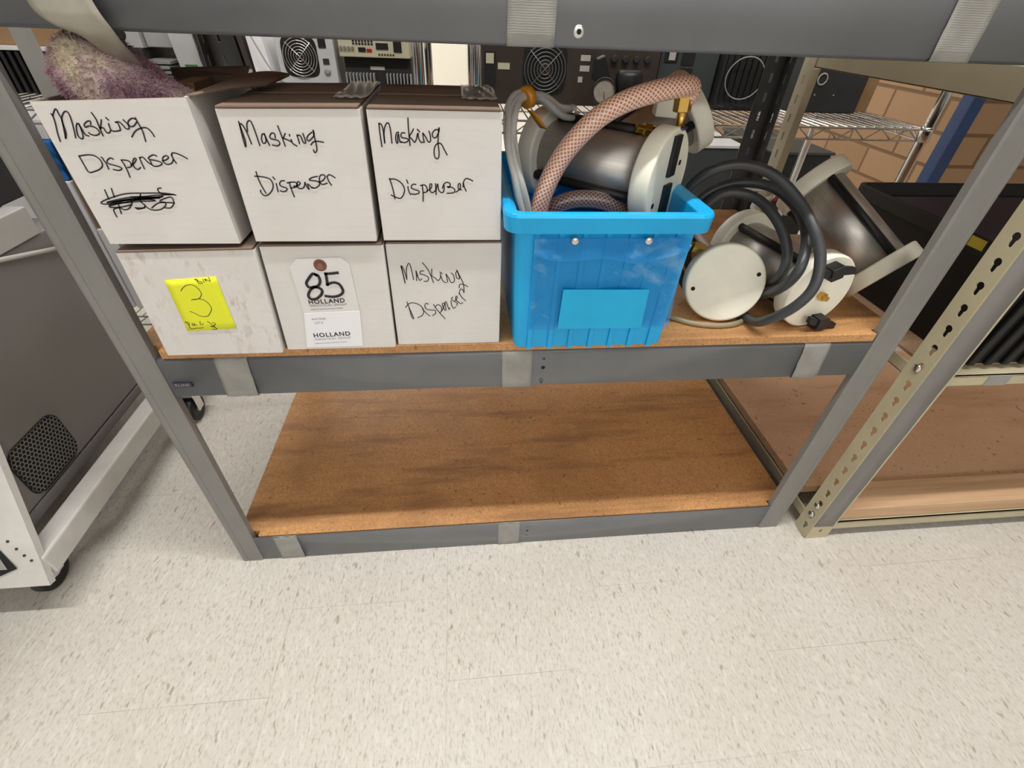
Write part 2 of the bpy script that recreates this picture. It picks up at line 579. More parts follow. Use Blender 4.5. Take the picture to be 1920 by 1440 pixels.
def text_mesh(name, body, fn, size, mat, parent, spacing=1.0, bold=0.0):
    """text laid out in (u, v) millimetre-free units, fn maps (u, v) to world"""
    cu = bpy.data.curves.new('t', 'FONT')
    cu.body = body; cu.size = size; cu.space_character = spacing; cu.offset = bold
    cu.resolution_u = 3
    ob = bpy.data.objects.new('t', cu)
    COL.objects.link(ob)
    dg = bpy.context.evaluated_depsgraph_get()
    dg.update()
    me = ob.evaluated_get(dg).to_mesh()
    vs = [fn(v.co.x, v.co.y) for v in me.vertices]
    fs = [list(p.vertices) for p in me.polygons]
    ob.to_mesh_clear()
    COL.objects.unlink(ob); bpy.data.objects.remove(ob); bpy.data.curves.remove(cu)
    b = MB(); b.add(vs, fs)
    return b.build(name, mat, parent)

def ink_lines(name, strokes, y, width, mat, parent, n=4):
    """pen strokes as flat ribbons lying on the plane y"""
    b = MB()
    for st in strokes:
        p = [(st[i]/1e4, 0, st[i+1]/1e4) for i in range(0, len(st), 2)]
        p = smooth_path(p, n) if len(p) > 2 else [Vector(q) for q in p]
        L, Rr = [], []
        for i, q in enumerate(p):
            t = p[min(i+1, len(p)-1)] - p[max(i-1, 0)]
            if t.length < 1e-7: t = Vector((1, 0, 0))
            t.normalize()
            nrm = Vector((-t.z, 0, t.x)) * (width/2)
            e = t * (width/2) * (-1 if i == 0 else 1 if i == len(p)-1 else 0)
            L.append(q + nrm + e); Rr.append(q - nrm + e)
        o = len(b.v)
        for l, r in zip(L, Rr):
            b.v += [Vector((l.x, y, l.z)), Vector((r.x, y, r.z))]
        for i in range(len(p)-1):
            b.f.append([o+2*i, o+2*i+1, o+2*i+3, o+2*i+2]); b.m.append(0); b.sm.append(False)
    return b.build(name, mat, parent)
INK = {
't1': (-0.012, [[825,8451,830,8430,818,8367,791,8276,777,8201],[830,8436,875,8487,894,8493,894,8452,897,8405,871,8314,843,8230],[843,8230,871,8277,887,8356,897,8405,940,8459,975,8477,991,8448,976,8358,943,8238],[1034,8368,1021,8368,995,8328,976,8266,984,8232,1006,8230,1024,8261,1036,8329,1037,8368],[1036,8365,1043,8317,1050,8268,1076,8256],[1148,8364,1159,8392,1130,8391,1088,8363,1084,8336,1128,8349,1178,8335,1197,8301,1190,8279,1150,8263,1108,8269,1093,8284],[1208,8468,1222,8411,1218,8338,1216,8261],[1270,8406,1249,8370,1222,8326],[1225,8332,1254,8333,1265,8290,1291,8290,1313,8310],[1322,8371,1318,8340,1319,8316,1342,8304,1397,8311,1412,8324,1415,8379,1397,8388],[1323,8425,1336,8408],[1397,8388,1433,8391,1456,8358,1470,8331,1499,8331,1506,8368,1480,8410],[1598,8419,1570,8427,1517,8393,1518,8353,1558,8357,1600,8394],[1604,8431,1612,8376,1621,8309,1610,8214],[1493,8254,1550,8308,1614,8337,1674,8341,1704,8304,1716,8264],[886,8060,892,7972,902,7901,963,7908,1033,7935,1074,7974,1076,8025,1039,8066,974,8074,886,8060],[1108,8026,1119,7988,1117,7936],[1101,8051,1109,8041],[1208,8036,1187,8046,1150,8026,1134,8000,1157,7982,1225,7963,1254,7941,1212,7921,1165,7930],[1285,8025,1296,7977,1299,7912,1295,7853],[1293,8028,1348,8022,1369,7997,1361,7965,1316,7951],[1360,7978,1401,7997,1440,8036,1425,8046,1394,8010,1384,7958,1411,7933,1446,7953],[1480,8053,1478,8011,1481,7943],[1483,8053,1516,8056,1546,8006,1572,7990,1574,8025],[1657,8071,1630,8083,1574,8057,1573,8038,1644,8023,1686,8001,1650,7975,1595,7968,1570,7987],[1700,8027,1739,8034,1775,8060,1755,8076,1715,8056,1705,8014,1733,7989,1784,8002,1815,8038],[1814,8086,1815,8048,1830,8003],[1815,8079,1831,8105,1874,8099,1923,8075,1959,8050],[974,7715,971,7667,968,7619],[1049,7729,1037,7640],[1692,7665,1578,7685,1376,7684,1173,7676,984,7626,878,7583,888,7562,1058,7570,1279,7613,1493,7643,1550,7650,1346,7614,1071,7598,941,7576,968,7591,1224,7641,1423,7635],[951,7541,1058,7570,1270,7592,1442,7600,1414,7614,1215,7620,1011,7584,933,7530,1039,7527,1173,7556,1196,7592,1185,7613],[1180,7556,1134,7513,1080,7499,1036,7520,965,7498,962,7418],[1045,7570,1026,7455],[1205,7521,1293,7521,1319,7550,1297,7578,1292,7614,1324,7670],[1212,7521,1226,7506,1300,7521],[1316,7543,1366,7500,1455,7500,1525,7536,1549,7580,1464,7572,1382,7521],[1526,7522,1581,7522,1632,7566,1645,7616,1622,7644,1493,7594,1643,7577],[1567,7740,1531,7733,1530,7699,1572,7671,1681,7672,1502,7664,1361,7649,1211,7641],[995,7577,1288,7634,1527,7643],[1001,7562,1215,7620,1508,7629]]),
't2': (-0.008, [[2591,8410,2592,8372,2586,8273,2587,8166,2602,8226,2599,8285,2595,8384,2621,8379,2643,8310,2657,8200],[2653,8321,2668,8391,2700,8423,2720,8398,2732,8294,2739,8186],[2817,8295,2795,8295,2775,8247,2780,8208,2811,8217,2821,8254,2818,8298],[2818,8298,2829,8236,2841,8188],[2922,8264,2923,8303,2892,8305,2867,8272,2877,8252,2937,8238,2954,8208,2922,8183,2874,8191],[2977,8377,2990,8292,3003,8184],[3034,8305,3009,8269,3000,8260,3030,8251,3075,8228],[3082,8246,3089,8210,3125,8186],[3076,8296,3076,8285],[3154,8289,3158,8253,3160,8211],[3157,8292,3190,8284,3202,8224,3226,8218,3228,8254,3219,8308],[3314,8322,3276,8297,3249,8261,3263,8237,3300,8262,3334,8298,3334,8340],[3334,8340,3331,8298,3335,8214,3330,8146,3301,8121,3294,8146],[3280,8201,3312,8229,3359,8235,3415,8227],[2620,7913,2623,7831,2640,7752,2661,7684],[2594,7867,2671,7861,2744,7839,2766,7786,2746,7726,2691,7671,2638,7653,2609,7690,2612,7714],[2803,7786,2800,7699],[2786,7859,2800,7836],[2899,7821,2864,7817,2840,7787,2850,7760,2905,7740,2899,7716,2861,7699,2829,7709],[2951,7801,2952,7741,2966,7645],[2926,7798,3003,7808,3032,7788,3017,7755,2952,7741],[2991,7761,3049,7775,3069,7802,3043,7809,3025,7762,3053,7735,3097,7749,3123,7803],[3123,7803,3132,7756,3153,7729,3147,7790,3180,7756,3211,7743],[3273,7871,3209,7857,3176,7830,3236,7824,3273,7811,3281,7784,3232,7746,3184,7746],[3287,7811,3332,7831,3361,7872,3338,7891,3300,7871,3287,7811,3315,7784,3366,7798],[3380,7865,3391,7818,3410,7778],[3384,7872,3412,7892,3467,7859]]),
't3': (-0.004, [[4032,8416,4029,8329,4032,8186],[4034,8410,4055,8405,4069,8341,4068,8217,4070,8300,4086,8371,4114,8417,4139,8412,4148,8331,4147,8224],[4231,8330,4211,8326,4192,8273,4199,8225,4213,8231,4216,8285,4229,8315,4234,8244,4246,8232],[4298,8325,4269,8327,4254,8303,4264,8280,4321,8269,4325,8245,4285,8229,4240,8238],[4348,8470,4344,8393,4343,8293,4344,8203],[4396,8365,4373,8329,4346,8293,4373,8264,4396,8234,4419,8265,4436,8318],[4444,8324,4446,8277,4468,8235,4488,8236],[4440,8363,4461,8342],[4496,8325,4498,8278,4504,8236],[4499,8326,4525,8290,4548,8243,4574,8249,4576,8309,4565,8347],[4667,8364,4635,8363,4600,8327,4610,8286,4643,8292,4673,8346,4678,8382],[4678,8382,4664,8311,4658,8220,4663,8128,4649,8071,4616,8077,4606,8127,4617,8189,4652,8226,4692,8221,4722,8166,4752,8111],[4073,7843,4091,7767,4102,7686,4108,7617],[4073,7839,4140,7837,4204,7794,4232,7734,4218,7673,4178,7624,4123,7631,4071,7658],[4275,7755,4278,7714,4294,7667],[4269,7828,4279,7795],[4368,7782,4333,7782,4313,7748,4335,7728,4396,7708,4393,7681,4343,7667,4309,7673],[4443,7770,4446,7681,4438,7591],[4425,7770,4471,7777,4496,7743,4493,7702,4450,7688],[4500,7709,4545,7743,4555,7784,4534,7784,4529,7716,4555,7689,4591,7710],[4600,7791,4600,7730,4599,7669],[4603,7724,4625,7791,4634,7717,4668,7690,4693,7710,4700,7772],[4678,7744,4701,7792,4737,7809,4771,7793,4762,7752,4734,7759,4790,7752,4824,7725,4809,7691,4731,7683],[4837,7698,4888,7739,4890,7794,4869,7787,4867,7739,4902,7726],[4926,7801,4938,7760,4958,7712],[4924,7760,4933,7821,4969,7855,5038,7829]]),
'l3': (0.002, [[4071,6729,4087,6624,4102,6472,4095,6571,4081,6721,4106,6676,4132,6533],[4133,6540,4141,6684,4176,6761,4199,6720,4222,6528],[4265,6656,4262,6585,4262,6512],[4269,6585,4287,6554,4304,6515,4334,6538],[4264,6653,4282,6584],[4367,6652,4330,6652,4313,6614,4353,6599,4419,6560,4408,6506,4358,6499],[4360,6770,4433,6651,4483,6482],[4476,6677,4469,6583,4509,6552,4548,6509,4582,6551,4586,6612],[4588,6581,4618,6496,4659,6480],[4580,6635,4610,6612],[4658,6604,4670,6550,4677,6488],[4662,6603,4697,6542,4723,6479,4766,6494,4762,6580,4732,6618],[4814,6647,4792,6617,4803,6548,4838,6532,4833,6586,4804,6666,4859,6540,4892,6446,4896,6326],[4830,6399,4842,6447,4892,6446,4948,6414],[4097,6189,4117,6102,4165,5923,4138,5949,4117,6102],[4070,6103,4122,6160,4195,6171,4278,6124,4315,6048,4294,5972,4224,5930],[4302,6073,4341,6013,4396,5957],[4388,6147,4360,6164,4339,6123,4353,6072,4403,6054,4475,6045,4479,5994,4433,5960],[4460,6141,4512,6044,4611,5905],[4479,6103,4525,6136,4566,6102,4570,6043,4546,6009],[4570,6034,4603,6101,4613,6159,4583,6143,4608,6059,4630,6050,4625,6167,4643,6175,4674,6058,4686,6083],[4710,6199,4714,6133,4741,6073,4771,6098],[4738,6252,4715,6224,4760,6182,4796,6156,4787,6123],[4768,6198,4799,6247,4785,6271,4776,6222,4804,6181,4846,6147,4869,6163],[4830,6311,4864,6246,4914,6196],[4826,6303,4847,6375,4882,6359,4892,6327]]),
'note': (-0.012, [[1292,6475,1341,6524,1395,6555,1464,6554,1509,6503,1524,6433,1482,6370,1438,6351,1370,6345],[1370,6345,1477,6354,1537,6323,1569,6257,1564,6197,1511,6123,1472,6094,1396,6099,1344,6140,1290,6175],[1516,6636,1537,6609,1542,6578],[1516,6636,1549,6627,1541,6606,1583,6602,1584,6577,1542,6578],[1610,6632,1615,6589],[1631,6632,1646,6601,1643,6638,1690,6604,1689,6662],[1168,6014,1195,5965,1193,5916],[1174,6014,1213,5999,1200,5965],[1250,5991,1239,5964,1259,5956,1272,5991,1273,5963,1298,5969],[1355,6017,1348,5968,1387,5981],[1193,5916,1222,5901,1272,5914,1317,5913,1365,5918],[1450,6015,1495,5965,1533,5893],[1507,6000,1539,5978,1488,5930,1465,5944,1506,5929,1528,5893,1475,5891]]),
'n85': (-0.006, [[2984,6641,2946,6660,2881,6594,2836,6528,2852,6470,2920,6469,2986,6497,3018,6564,3007,6631,2977,6650],[2920,6469,2858,6421,2819,6342,2846,6291,2918,6300,2991,6359,3012,6419,2978,6458,2920,6469],[3259,6671,3182,6662,3109,6658],[3109,6658,3106,6582,3099,6505],[3099,6505,3181,6533,3253,6504,3282,6405,3231,6346,3140,6322,3046,6334]]),
}

# ---------------------------------------------------------------- the room
b = MB(); b.box((-4.5, -5.2, -0.1), (6.5, 6.6, 0.0)); struct(b.build('floor', M['floor']))
b = MB(); b.box((-4.5, -5.2, 2.8), (6.5, 6.6, 2.9)); struct(b.build('ceiling', M['ceiling']))
b = MB(); b.box((-4.6, 6.5, 0), (3.12, 6.6, 2.8)); struct(b.build('wall_back', M['wallwhite']))
b = MB(); b.box((-4.6, -5.2, 0), (-4.5, 6.5, 2.8)); struct(b.build('wall_left', M['wallplain']))
b = MB(); b.box((-4.5, -5.3, 0), (6.5, -5.2, 2.8)); struct(b.build('wall_front', M['wallplain']))
b = MB(); b.box((3.12, 2.0, 0), (6.5, 6.6, 2.8)); struct(b.build('wall_corner', M['brick']))
b = MB(); b.box((6.5, -5.2, 0), (6.6, 2.0, 2.8)); struct(b.build('wall_right', M['wallplain']))

# ---------------------------------------------------------------- main grey shelving unit
W, D = 1.22, 0.61
unit = thing('shelving_unit', (0.61, 0.305, 0), 'grey steel shelving unit with taped beams holding white boxes and a blue bin', 'shelf')

def post_profile(face=.046):
    """outline of a folded sheet post, corner at x = 0, opening towards +x"""
    r = .0065
    pts = [(.0006, .040)]
    for k in range(7):
        a = PI + PI/2*k/6
        pts.append((r + r*math.cos(a), r + r*math.sin(a)))
    pts += [(.0115, .0003), (.0128, .0012), (.0142, .0003), (face, 0.0), (face + .0035, .0015), (face + .0045, .012)]
    return pts

def folded_post(name, x, y, sx, sy, h, mat, parent, notch=False, face=.046):
    prof = [(x + sx*px, y + sy*py) for px, py in post_profile(face)]
    m = MB()
    z0 = 0.0
    loops = []
    for z in (0.0, .030, .034, h):
        loops.append([(px, py, z) for px, py in prof])
    if notch:      # the side flange is cut away above the foot of the right front post
        loops[0] = [(px, py, z0) if i > 4 else (prof[5][0], prof[5][1], z0) for i, (px, py) in enumerate(prof)]
        loops[1] = [(px, py, .022) if i > 4 else (prof[5][0], prof[5][1], .022) for i, (px, py) in enumerate(prof)]
        loops[2] = [(px, py, .05) for px, py in prof]
    m.rings(loops, 0, False, False)
    return m.build(name, mat, parent, solid=.0022)

POST_H = 1.30
p1 = folded_post('post', 0, 0, 1, 1, POST_H, M['post'], unit, face=.0385)
p2 = folded_post('post', W, 0, -1, 1, POST_H, M['post'], unit, notch=True)

def slot_holes(u0, u1, z0, z1, pitch, w, hgt, lean=0.0):
    hs = []
    z = z0
    while z < z1:
        c = (u0 + u1)/2
        hs.append([(c - w/2, z), (c + w/2, z), (c + w/2 + lean, z + hgt), (c - w/2 + lean, z + hgt)])
        z += pitch
    return hs

def keyhole(cx, cz, s=1.0):
    pts = []
    R1, R2, dz = .0068*s, .0036*s, -.0135*s
    for k in range(11):
        a = -PI*0.30 + (PI*1.60)*k/10
        pts.append((cx + R1*math.cos(a), cz + R1*math.sin(a)))
    for k in range(5):
        a = PI + PI*k/4
        pts.append((cx + R2*math.cos(a), cz + dz + R2*math.sin(a)))
    return pts

def slotted_post(name, x, y, sx, sy, h, mat, parent, wx=.045, wy=.04, pitch=.0381):
    """angle post with slots in both flanges; corner at (x, y)"""
    m = MB()
    holes = slot_holes(0, wx, .03, h - .03, pitch, .006, .018)
    vs, fs = plate([(0, 0), (wx, 0), (wx, h), (0, h)], holes, lambda u, v: (x + sx*u, y, v)); m.add(vs, fs)
    holes = slot_holes(0, wy, .03, h - .03, pitch, .006, .018)
    vs, fs = plate([(0, 0), (wy, 0), (wy, h), (0, h)], holes, lambda u, v: (x, y + sy*u, v)); m.add(vs, fs)
    return m.build(name, mat, parent, solid=.002)

slotted_post('post', 0, D, 1, -1, POST_H, M['shadepost'], unit)
slotted_post('post', W, D, -1, -1, POST_H, M['shadepost'], unit)

def beam(x0, x1, y, z0, z1, sy, mat, parent, lip=.030, rolled=True):
    """channel beam: front face with rolled top edge and a ledge behind"""
    r = .006
    prof = [(y + sy*lip, z0 + .004), (y + sy*.004, z0), (y + sy*.0008, z0 + .003)]
    if rolled:
        for k in range(6):
            a = PI - PI/2*k/5
            prof.append((y + sy*(r + r*math.cos(a)), z1 - r + r*math.sin(a)))
        prof += [(y + sy*.013, z1), (y + sy*.014, z1 - .016), (y + sy*(lip + .006), z1 - .016)]
    else:
        prof += [(y + sy*.0003, z1 - .0008), (y + sy*.0010, z1), (y + sy*.0018, z1 - .0008), (y + sy*.0018, z1 - .016), (y + sy*(lip + .006), z1 - .016)]
    m = MB()
    m.rings([[(xx, py, pz) for py, pz in prof] for xx in (x0, x1)], 0, True, False)
    return m.build('beam', mat, parent, solid=.0018)

LV = [(.0015, .0785), (.4589, .5300), (.9146, .9866)]
fb = []
for z0, z1 in LV:
    rl = z0 > .4 and z0 < .6
    fb.append(beam(.0440, W - .0505, .0015 if rl else .0008, z0, z1, 1, M['beam'], unit, rolled=rl))
    beam(.047, W - .047, D - .0025, z0, z1, -1, M['shadepost'], unit, rolled=rl)
for z0, z1 in LV:      # side rails at the ends of the boards
    for xx, top in ((.008, z1 - .020), (W - .0035, z1 + .014)):
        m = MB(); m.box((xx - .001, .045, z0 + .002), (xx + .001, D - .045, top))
        m.build('side_rail', M['shadepost'], unit, bevel=.0004)

# rivets at the middle of each front beam
def rivet(x, z, parent, r=.0045, mat='zinc', hole=True):
    m = MB()
    m.lathe((x, .0016, z), (0, -1, 0), [(0, r), (.0008, r), (.0016, r*.75), (.0017, r*.45)], 14, 0)
    if hole:
        m.cyl((x, .0006, z), (x, -.0006, z), r*.40, 10, 1)
    m.build('rivet', [M[mat], M['slot']], parent)
rivet(.612, .515, fb[1], .0036, 'beam'); rivet(.612, .497, fb[1], .0032, 'slot', False); rivet(.611, .468, fb[1], .0036, 'beam')
rivet(.612, .062, fb[0], .003, 'beam'); rivet(.612, .046, fb[0], .003, 'slot', False); rivet(.611, .030, fb[0], .003, 'beam')
rivet(.615, .928, fb[2], .0062, 'zinc'); rivet(.617, .962, fb[2], .0036, 'slot', False)

def tape_strip(x0, x1, z0, z1, parent, shear=0.0, wrap_top=True):
    m = MB()
    y = .0004
    rows = [(.004, z0 - .0008), (-.0004, z0 + .0005)] + [(-.0004 - .0003*abs(math.sin(k*2.1)), z0 + (z1 - .006 - z0)*k/6) for k in range(1, 7)]
    if wrap_top:
        rows += [(.0004, z1 - .002), (.0012, z1 + .0004), (.0026, z1 + .0006)] if not (.4 < z0 < .6) else [(.0006, z1 - .002), (.004, z1 + .0008), (.012, z1 + .0010)]
    n = 9
    loops = []
    for yy, zz in rows:
        t = (zz - z0)/(z1 - z0)
        loops.append([(x0 + (x1 - x0)*i/(n-1) + shear*t, yy - .0004*math.sin(i*1.7 + zz*200), zz) for i in range(n)])
    m.rings(loops, 0, True, False)
    return m.build('duct_tape', M['tape'], parent, solid=.0006)
tape_strip(.120, .166, LV[1][0], LV[1][1], unit, .003)
tape_strip(.546, .594, LV[1][0], LV[1][1], unit, -.001)
tape_strip(1.052, 1.098, LV[1][0], LV[1][1], unit, -.005)
tape_strip(.083, .130, LV[0][0], LV[0][1], unit, -.001)
tape_strip(.547, .595, LV[0][0], LV[0][1], unit)
tape_strip(.541, .590, LV[2][0], LV[2][1], unit)
tape_strip(1.017, 1.065, LV[2][0], LV[2][1], unit)

# brand plate on the left end of the middle beam
m = MB(); m.box((.0515, -.0012, .4806), (.0772, .0012, .4894)); bp = m.build('brand_plate', M['brand'], unit)
text_mesh('brand_lettering', 'RLINE', lambda u, v: (.0535 + u, -.0015, .4826 + v), .0074, M['label'], bp, 1.1)

# loose end of tape hanging from the top beam into the open box
def hanging_tape():
    le = [(.1085, -.012, .960), (.1104, -.012, .9347), (.1152, -.012, .9237), (.1275, -.010, .9156), (.1342, .010, .9056), (.1336, .040, .8860), (.1350, .070, .8663)]
    re_ = [(.1600, -.013, .965), (.1660, -.014, .9368), (.1700, -.014, .9237), (.1722, -.008, .9106), (.1678, .012, .8967), (.1608, .042, .8824), (.1543, .070, .8683)]
    A, B = smooth_path(le, 5), smooth_path(re_, 5)
    m = MB(); n = 9
    loops = []
    for k, (p, q) in enumerate(zip(A, B)):
        t = k/(len(A) - 1)
        loops.append([p.lerp(q, i/(n-1)) + Vector((0, -.004*math.sin(PI*i/(n-1))*t, .0012*math.sin(i*1.3 + k*.8)*t)) for i in range(n)])
    m.rings(loops, 0, True, False)
    return m.build('duct_tape', M['tapewarm'], unit, solid=.0006)
hanging_tape()

# particle boards
def board(x0, x1, y0, y1, z0, z1, label, notch=0.0):
    m = MB()
    if notch:
        pl = [(.0535, y0), (W - .0535, y0), (W - .0535, notch), (x1, notch), (x1, y1), (x0, y1), (x0, notch), (.0535, notch)]
    else:
        pl = [(x0, y0), (x1, y0), (x1, y1), (x0, y1)]
    n = len(pl)
    m.add([(x, y, z0) for x, y in pl] + [(x, y, z1) for x, y in pl], [list(range(n))[::-1], list(range(n, 2*n))] + [[i, (i+1) % n, n + (i+1) % n, n + i] for i in range(n)])
    o = m.build('particle_board', M['board'], bevel=.0012)
    tag(o, label, 'shelf board', 'particle boards of the grey unit')
board(.0135, 1.2145, .0042, D - .008, .0638, .0822, 'empty stained particle board lying on the bottom of the grey shelving unit', notch=.0165)
board(.0135, 1.2145, .001, D - .006, .5318, .5462, 'particle board under the white boxes and the blue bin', notch=.0165)
board(.0135, 1.2145, .0042, D - .008, .9718, .9900, 'particle board on the uppermost beams of the grey shelving unit', notch=.0165)

# ---------------------------------------------------------------- right hand beige unit
ru = thing('shelving_unit', (1.90, .28, 0), 'beige slotted steel shelving unit with keyhole post right of the grey unit', 'shelf')
def keyhole_post(x, y0, y1, x1, h, parent):
    m = MB()
    holes = [keyhole((y0 + y1)/2 - .003, .020 + .0381*k + .0135, .92) for k in range(int((h - .05)/.0381))]
    vs, fs = plate([(y0 + .002, .003), (y1, 0), (y1, h), (y0, h), (y0, .02)], holes, lambda u, v: (x, u, v)); m.add(vs, fs)
    fh = [keyhole((x + x1)/2, .030, .55)]
    vs, fs = plate([(x, .003), (x + .006, 0), (x1, 0), (x1, h), (x, h)], fh, lambda u, v: (u, y0, v)); m.add(vs, fs)
    return m.build('post', M['beige'], parent, solid=.002)
kp = keyhole_post(1.2655, -.036, .004, 1.319, 1.30, ru)
m = MB(); m.rings([[(1.2668 + .0008*math.sin(z*9), -.030, z), (1.2668, -.0372, z), (1.3135, -.0376 - .0004*math.sin(z*40), z)] for z in [.046 + .05*k for k in range(25)]], 0, True, False)
m.build('duct_tape', M['ductgrey'], ru, solid=.0006)
slotted_post('post', 1.2655, .612, 1, -1, 1.30, M['beige'], ru)
for zz in (.068, .098, .485):
    m = MB(); m.lathe((1.2645, -.0165 if zz < .2 else -.016, zz), (-1, 0, 0), [(0, .0075), (.002, .0075), (.0035, .006), (.0045, .003)], 12)
    m.build('bolt', M['zinc'], kp)
for z0, z1 in ((.028, .052), (.4565, .4775), (.862, .885)):
    m = MB(); m.box((1.3185, -.034, z0), (2.52, -.028, z1)); m.box((1.3185, -.034, z1 - .003), (2.52, .0, z1)); m.build('beam', M['beige'], ru, bevel=.0012)
    m = MB(); m.box((1.31, .590, z0), (2.52, .606, z1)); m.build('beam', M['beige'], ru, bevel=.0012)
    m = MB(); zr = z1 + (.022 if z1 > .5 else .004); m.box((1.2672, .006, z0 + .002), (1.2715, .575, zr)); m.box((1.2672, .006, z0 + .002), (1.290, .575, z0 + .005)); m.build('side_rail', M['beige'], ru, bevel=.001)
tp = MB(); tp.box((1.392, -.0352, .4562), (1.437, -.0335, .4772)); tp.build('duct_tape', M['tape'], ru)
for xx in (2.51,):
    m = MB(); m.box((xx, -.036, 0), (xx + .045, -.033, 1.30)); m.box((xx + .042, -.036, 0), (xx + .045, .004, 1.30)); m.build('post', M['beige'], ru)
    m = MB(); m.box((xx, .609, 0), (xx + .045, .612, 1.30)); m.box((xx + .042, .572, 0), (xx + .045, .612, 1.30)); m.build('post', M['beige'], ru)
m = MB(); m.box((1.2735, .052, .0560), (2.50, .585, .0780)); tag(m.build('plywood_board', M['ply'], bevel=.001), 'scratched brown plywood board behind the pine lumber, bottom right', 'shelf board')
m = MB(); m.box((1.325, -.026, .0522), (2.50, .048, .0900)); tag(m.build('lumber', M['lumber'], bevel=.002), 'pale pine lumber lying along the front of the bottom right shelf', 'lumber')
m = MB(); m.box((1.2925, .002, .4776), (2.50, .585, .4836)); tag(m.build('plywood_board', M['ply'], bevel=.001), 'thin brown board under the large black bin, right edge', 'shelf board')
m = MB(); m.box((1.2925, -.026, .8856), (2.50, .590, .9050)); tag(m.build('plywood_board', M['ply'], bevel=.001), 'brown board resting on the upper beige rail, right of the top beam', 'shelf board')

# ---------------------------------------------------------------- white cardboard boxes
def carton(label, front, y, depth, open_top=False, dirty=False, lid=.0026):
    """front: four (x, z) corners bottom-left, bottom-right, top-right, top-left"""
    (ax, az), (bx, bz), (cx, cz), (dx, dz) = front
    t = thing('cardboard_box', ((ax + bx)/2, y + depth/2, min(az, bz)), label, 'box', 'white cardboard boxes stacked on the middle shelf')
    y1 = y + depth
    fm = M['boxdirty'] if dirty else M['box']
    m = MB()
    mats = [1, 1, 0, 0, 1, 1]
    if not open_top:
        m.hexa([(ax,y,az),(bx,y,bz),(bx,y1,bz),(ax,y1,az),(dx,y,dz),(cx,y,cz),(cx,y1,cz),(dx,y1,dz)], mats=mats)
        m.build('box_body', [fm, M['kraft']], t, bevel=.0015)
        # flaps: two kraft flaps meeting on top with an exposed edge at the front
        f = MB()
        zt = (cz + dz)/2
        f.hexa([(dx+.0015,y-.0012,dz+.0004),(cx-.0015,y-.0012,cz+.0004),(cx-.0015,y+depth*.5,cz+.0004),(dx+.0015,y+depth*.5,dz+.0004),
                (dx+.0015,y-.0012,dz+lid),(cx-.0015,y-.0012,cz+lid),(cx-.0015,y+depth*.5,cz+lid-.001),(dx+.0015,y+depth*.5,dz+lid-.001)], mat=0)
        f.build('flap', M['kraft'], t, bevel=.0008)
        f = MB()
        f.hexa([(dx+.0015,y+depth*.505,dz+.0004),(cx-.0015,y+depth*.505,cz+.0004),(cx-.0015,y1,cz+.0004),(dx+.0015,y1,dz+.0004),
                (dx+.0015,y+depth*.505,dz+lid),(cx-.0015,y+depth*.505,cz+lid),(cx-.0015,y1,cz+lid-.001),(dx+.0015,y1,dz+lid-.001)], mat=0)
        f.build('flap', M['kraft'], t, bevel=.0008)
    else:
        w = .0035
        m.hexa([(ax,y,az),(bx,y,bz),(bx,y+w,bz),(ax,y+w,az),(dx,y,dz),(cx,y,cz),(cx,y+w,cz),(dx,y+w,dz)], mats=[1,1,0,0,1,1])
        m.hexa([(ax,y1-w,az),(bx,y1-w,bz),(bx,y1,bz),(ax,y1,az),(dx,y1-w,dz),(cx,y1-w,cz),(cx,y1,cz),(dx,y1,dz)], mats=[1,1,1,0,0,1])
        m.hexa([(ax,y+w,az),(ax+w,y+w,az),(ax+w,y1-w,az),(ax,y1-w,az),(dx,y+w,dz),(dx+w,y+w,dz),(dx+w,y1-w,dz),(dx,y1-w,dz)], mats=[1,1,1,1,1,1])
        m.hexa([(bx-w,y+w,bz),(bx,y+w,bz),(bx,y1-w,bz),(bx-w,y1-w,bz),(cx-w,y+w,cz),(cx,y+w,cz),(cx,y1-w,cz),(cx-w,y1-w,cz)], mats=[1,0,0,0,0,1])
        m.hexa([(ax+w,y+w,az),(bx-w,y+w,bz),(bx-w,y1-w,bz),(ax+w,y1-w,az),(ax+w,y+w,az+w),(bx-w,y+w,bz+w),(bx-w,y1-w,bz+w),(ax+w,y1-w,az+w)], mat=1)
        m.build('box_body', [fm, M['kraft']], t)
        # raised flaps, the back one standing up a little, the right one folded out over the neighbour
        f = MB()
        f.hexa([(dx+.055,y1-.0035,dz),(cx,y1-.0035,cz),(cx,y1-.0005,cz),(dx+.055,y1-.0005,dz),(dx+.060,y1-.012,dz+.014),(cx+.004,y1+.004,cz+.010),(cx+.004,y1+.007,cz+.010),(dx+.060,y1-.009,dz+.014)], mat=0)
        f.build('flap', M['kraft'], t)
        f = MB(); loops = []
        for k in range(7):
            s = k/6
            loops.append([(cx - .001 + .052*s, y + .006 + .085*s**1.2, cz + .0030*math.sin(PI*s*.9)), (cx - .001 + .056*s, y1 - .006, cz + .0006 + .0040*math.sin(PI*s*.85))])
        f.rings(loops, 0, True, False)
        f.build('flap', M['kraft'], t, solid=.003)
    return t

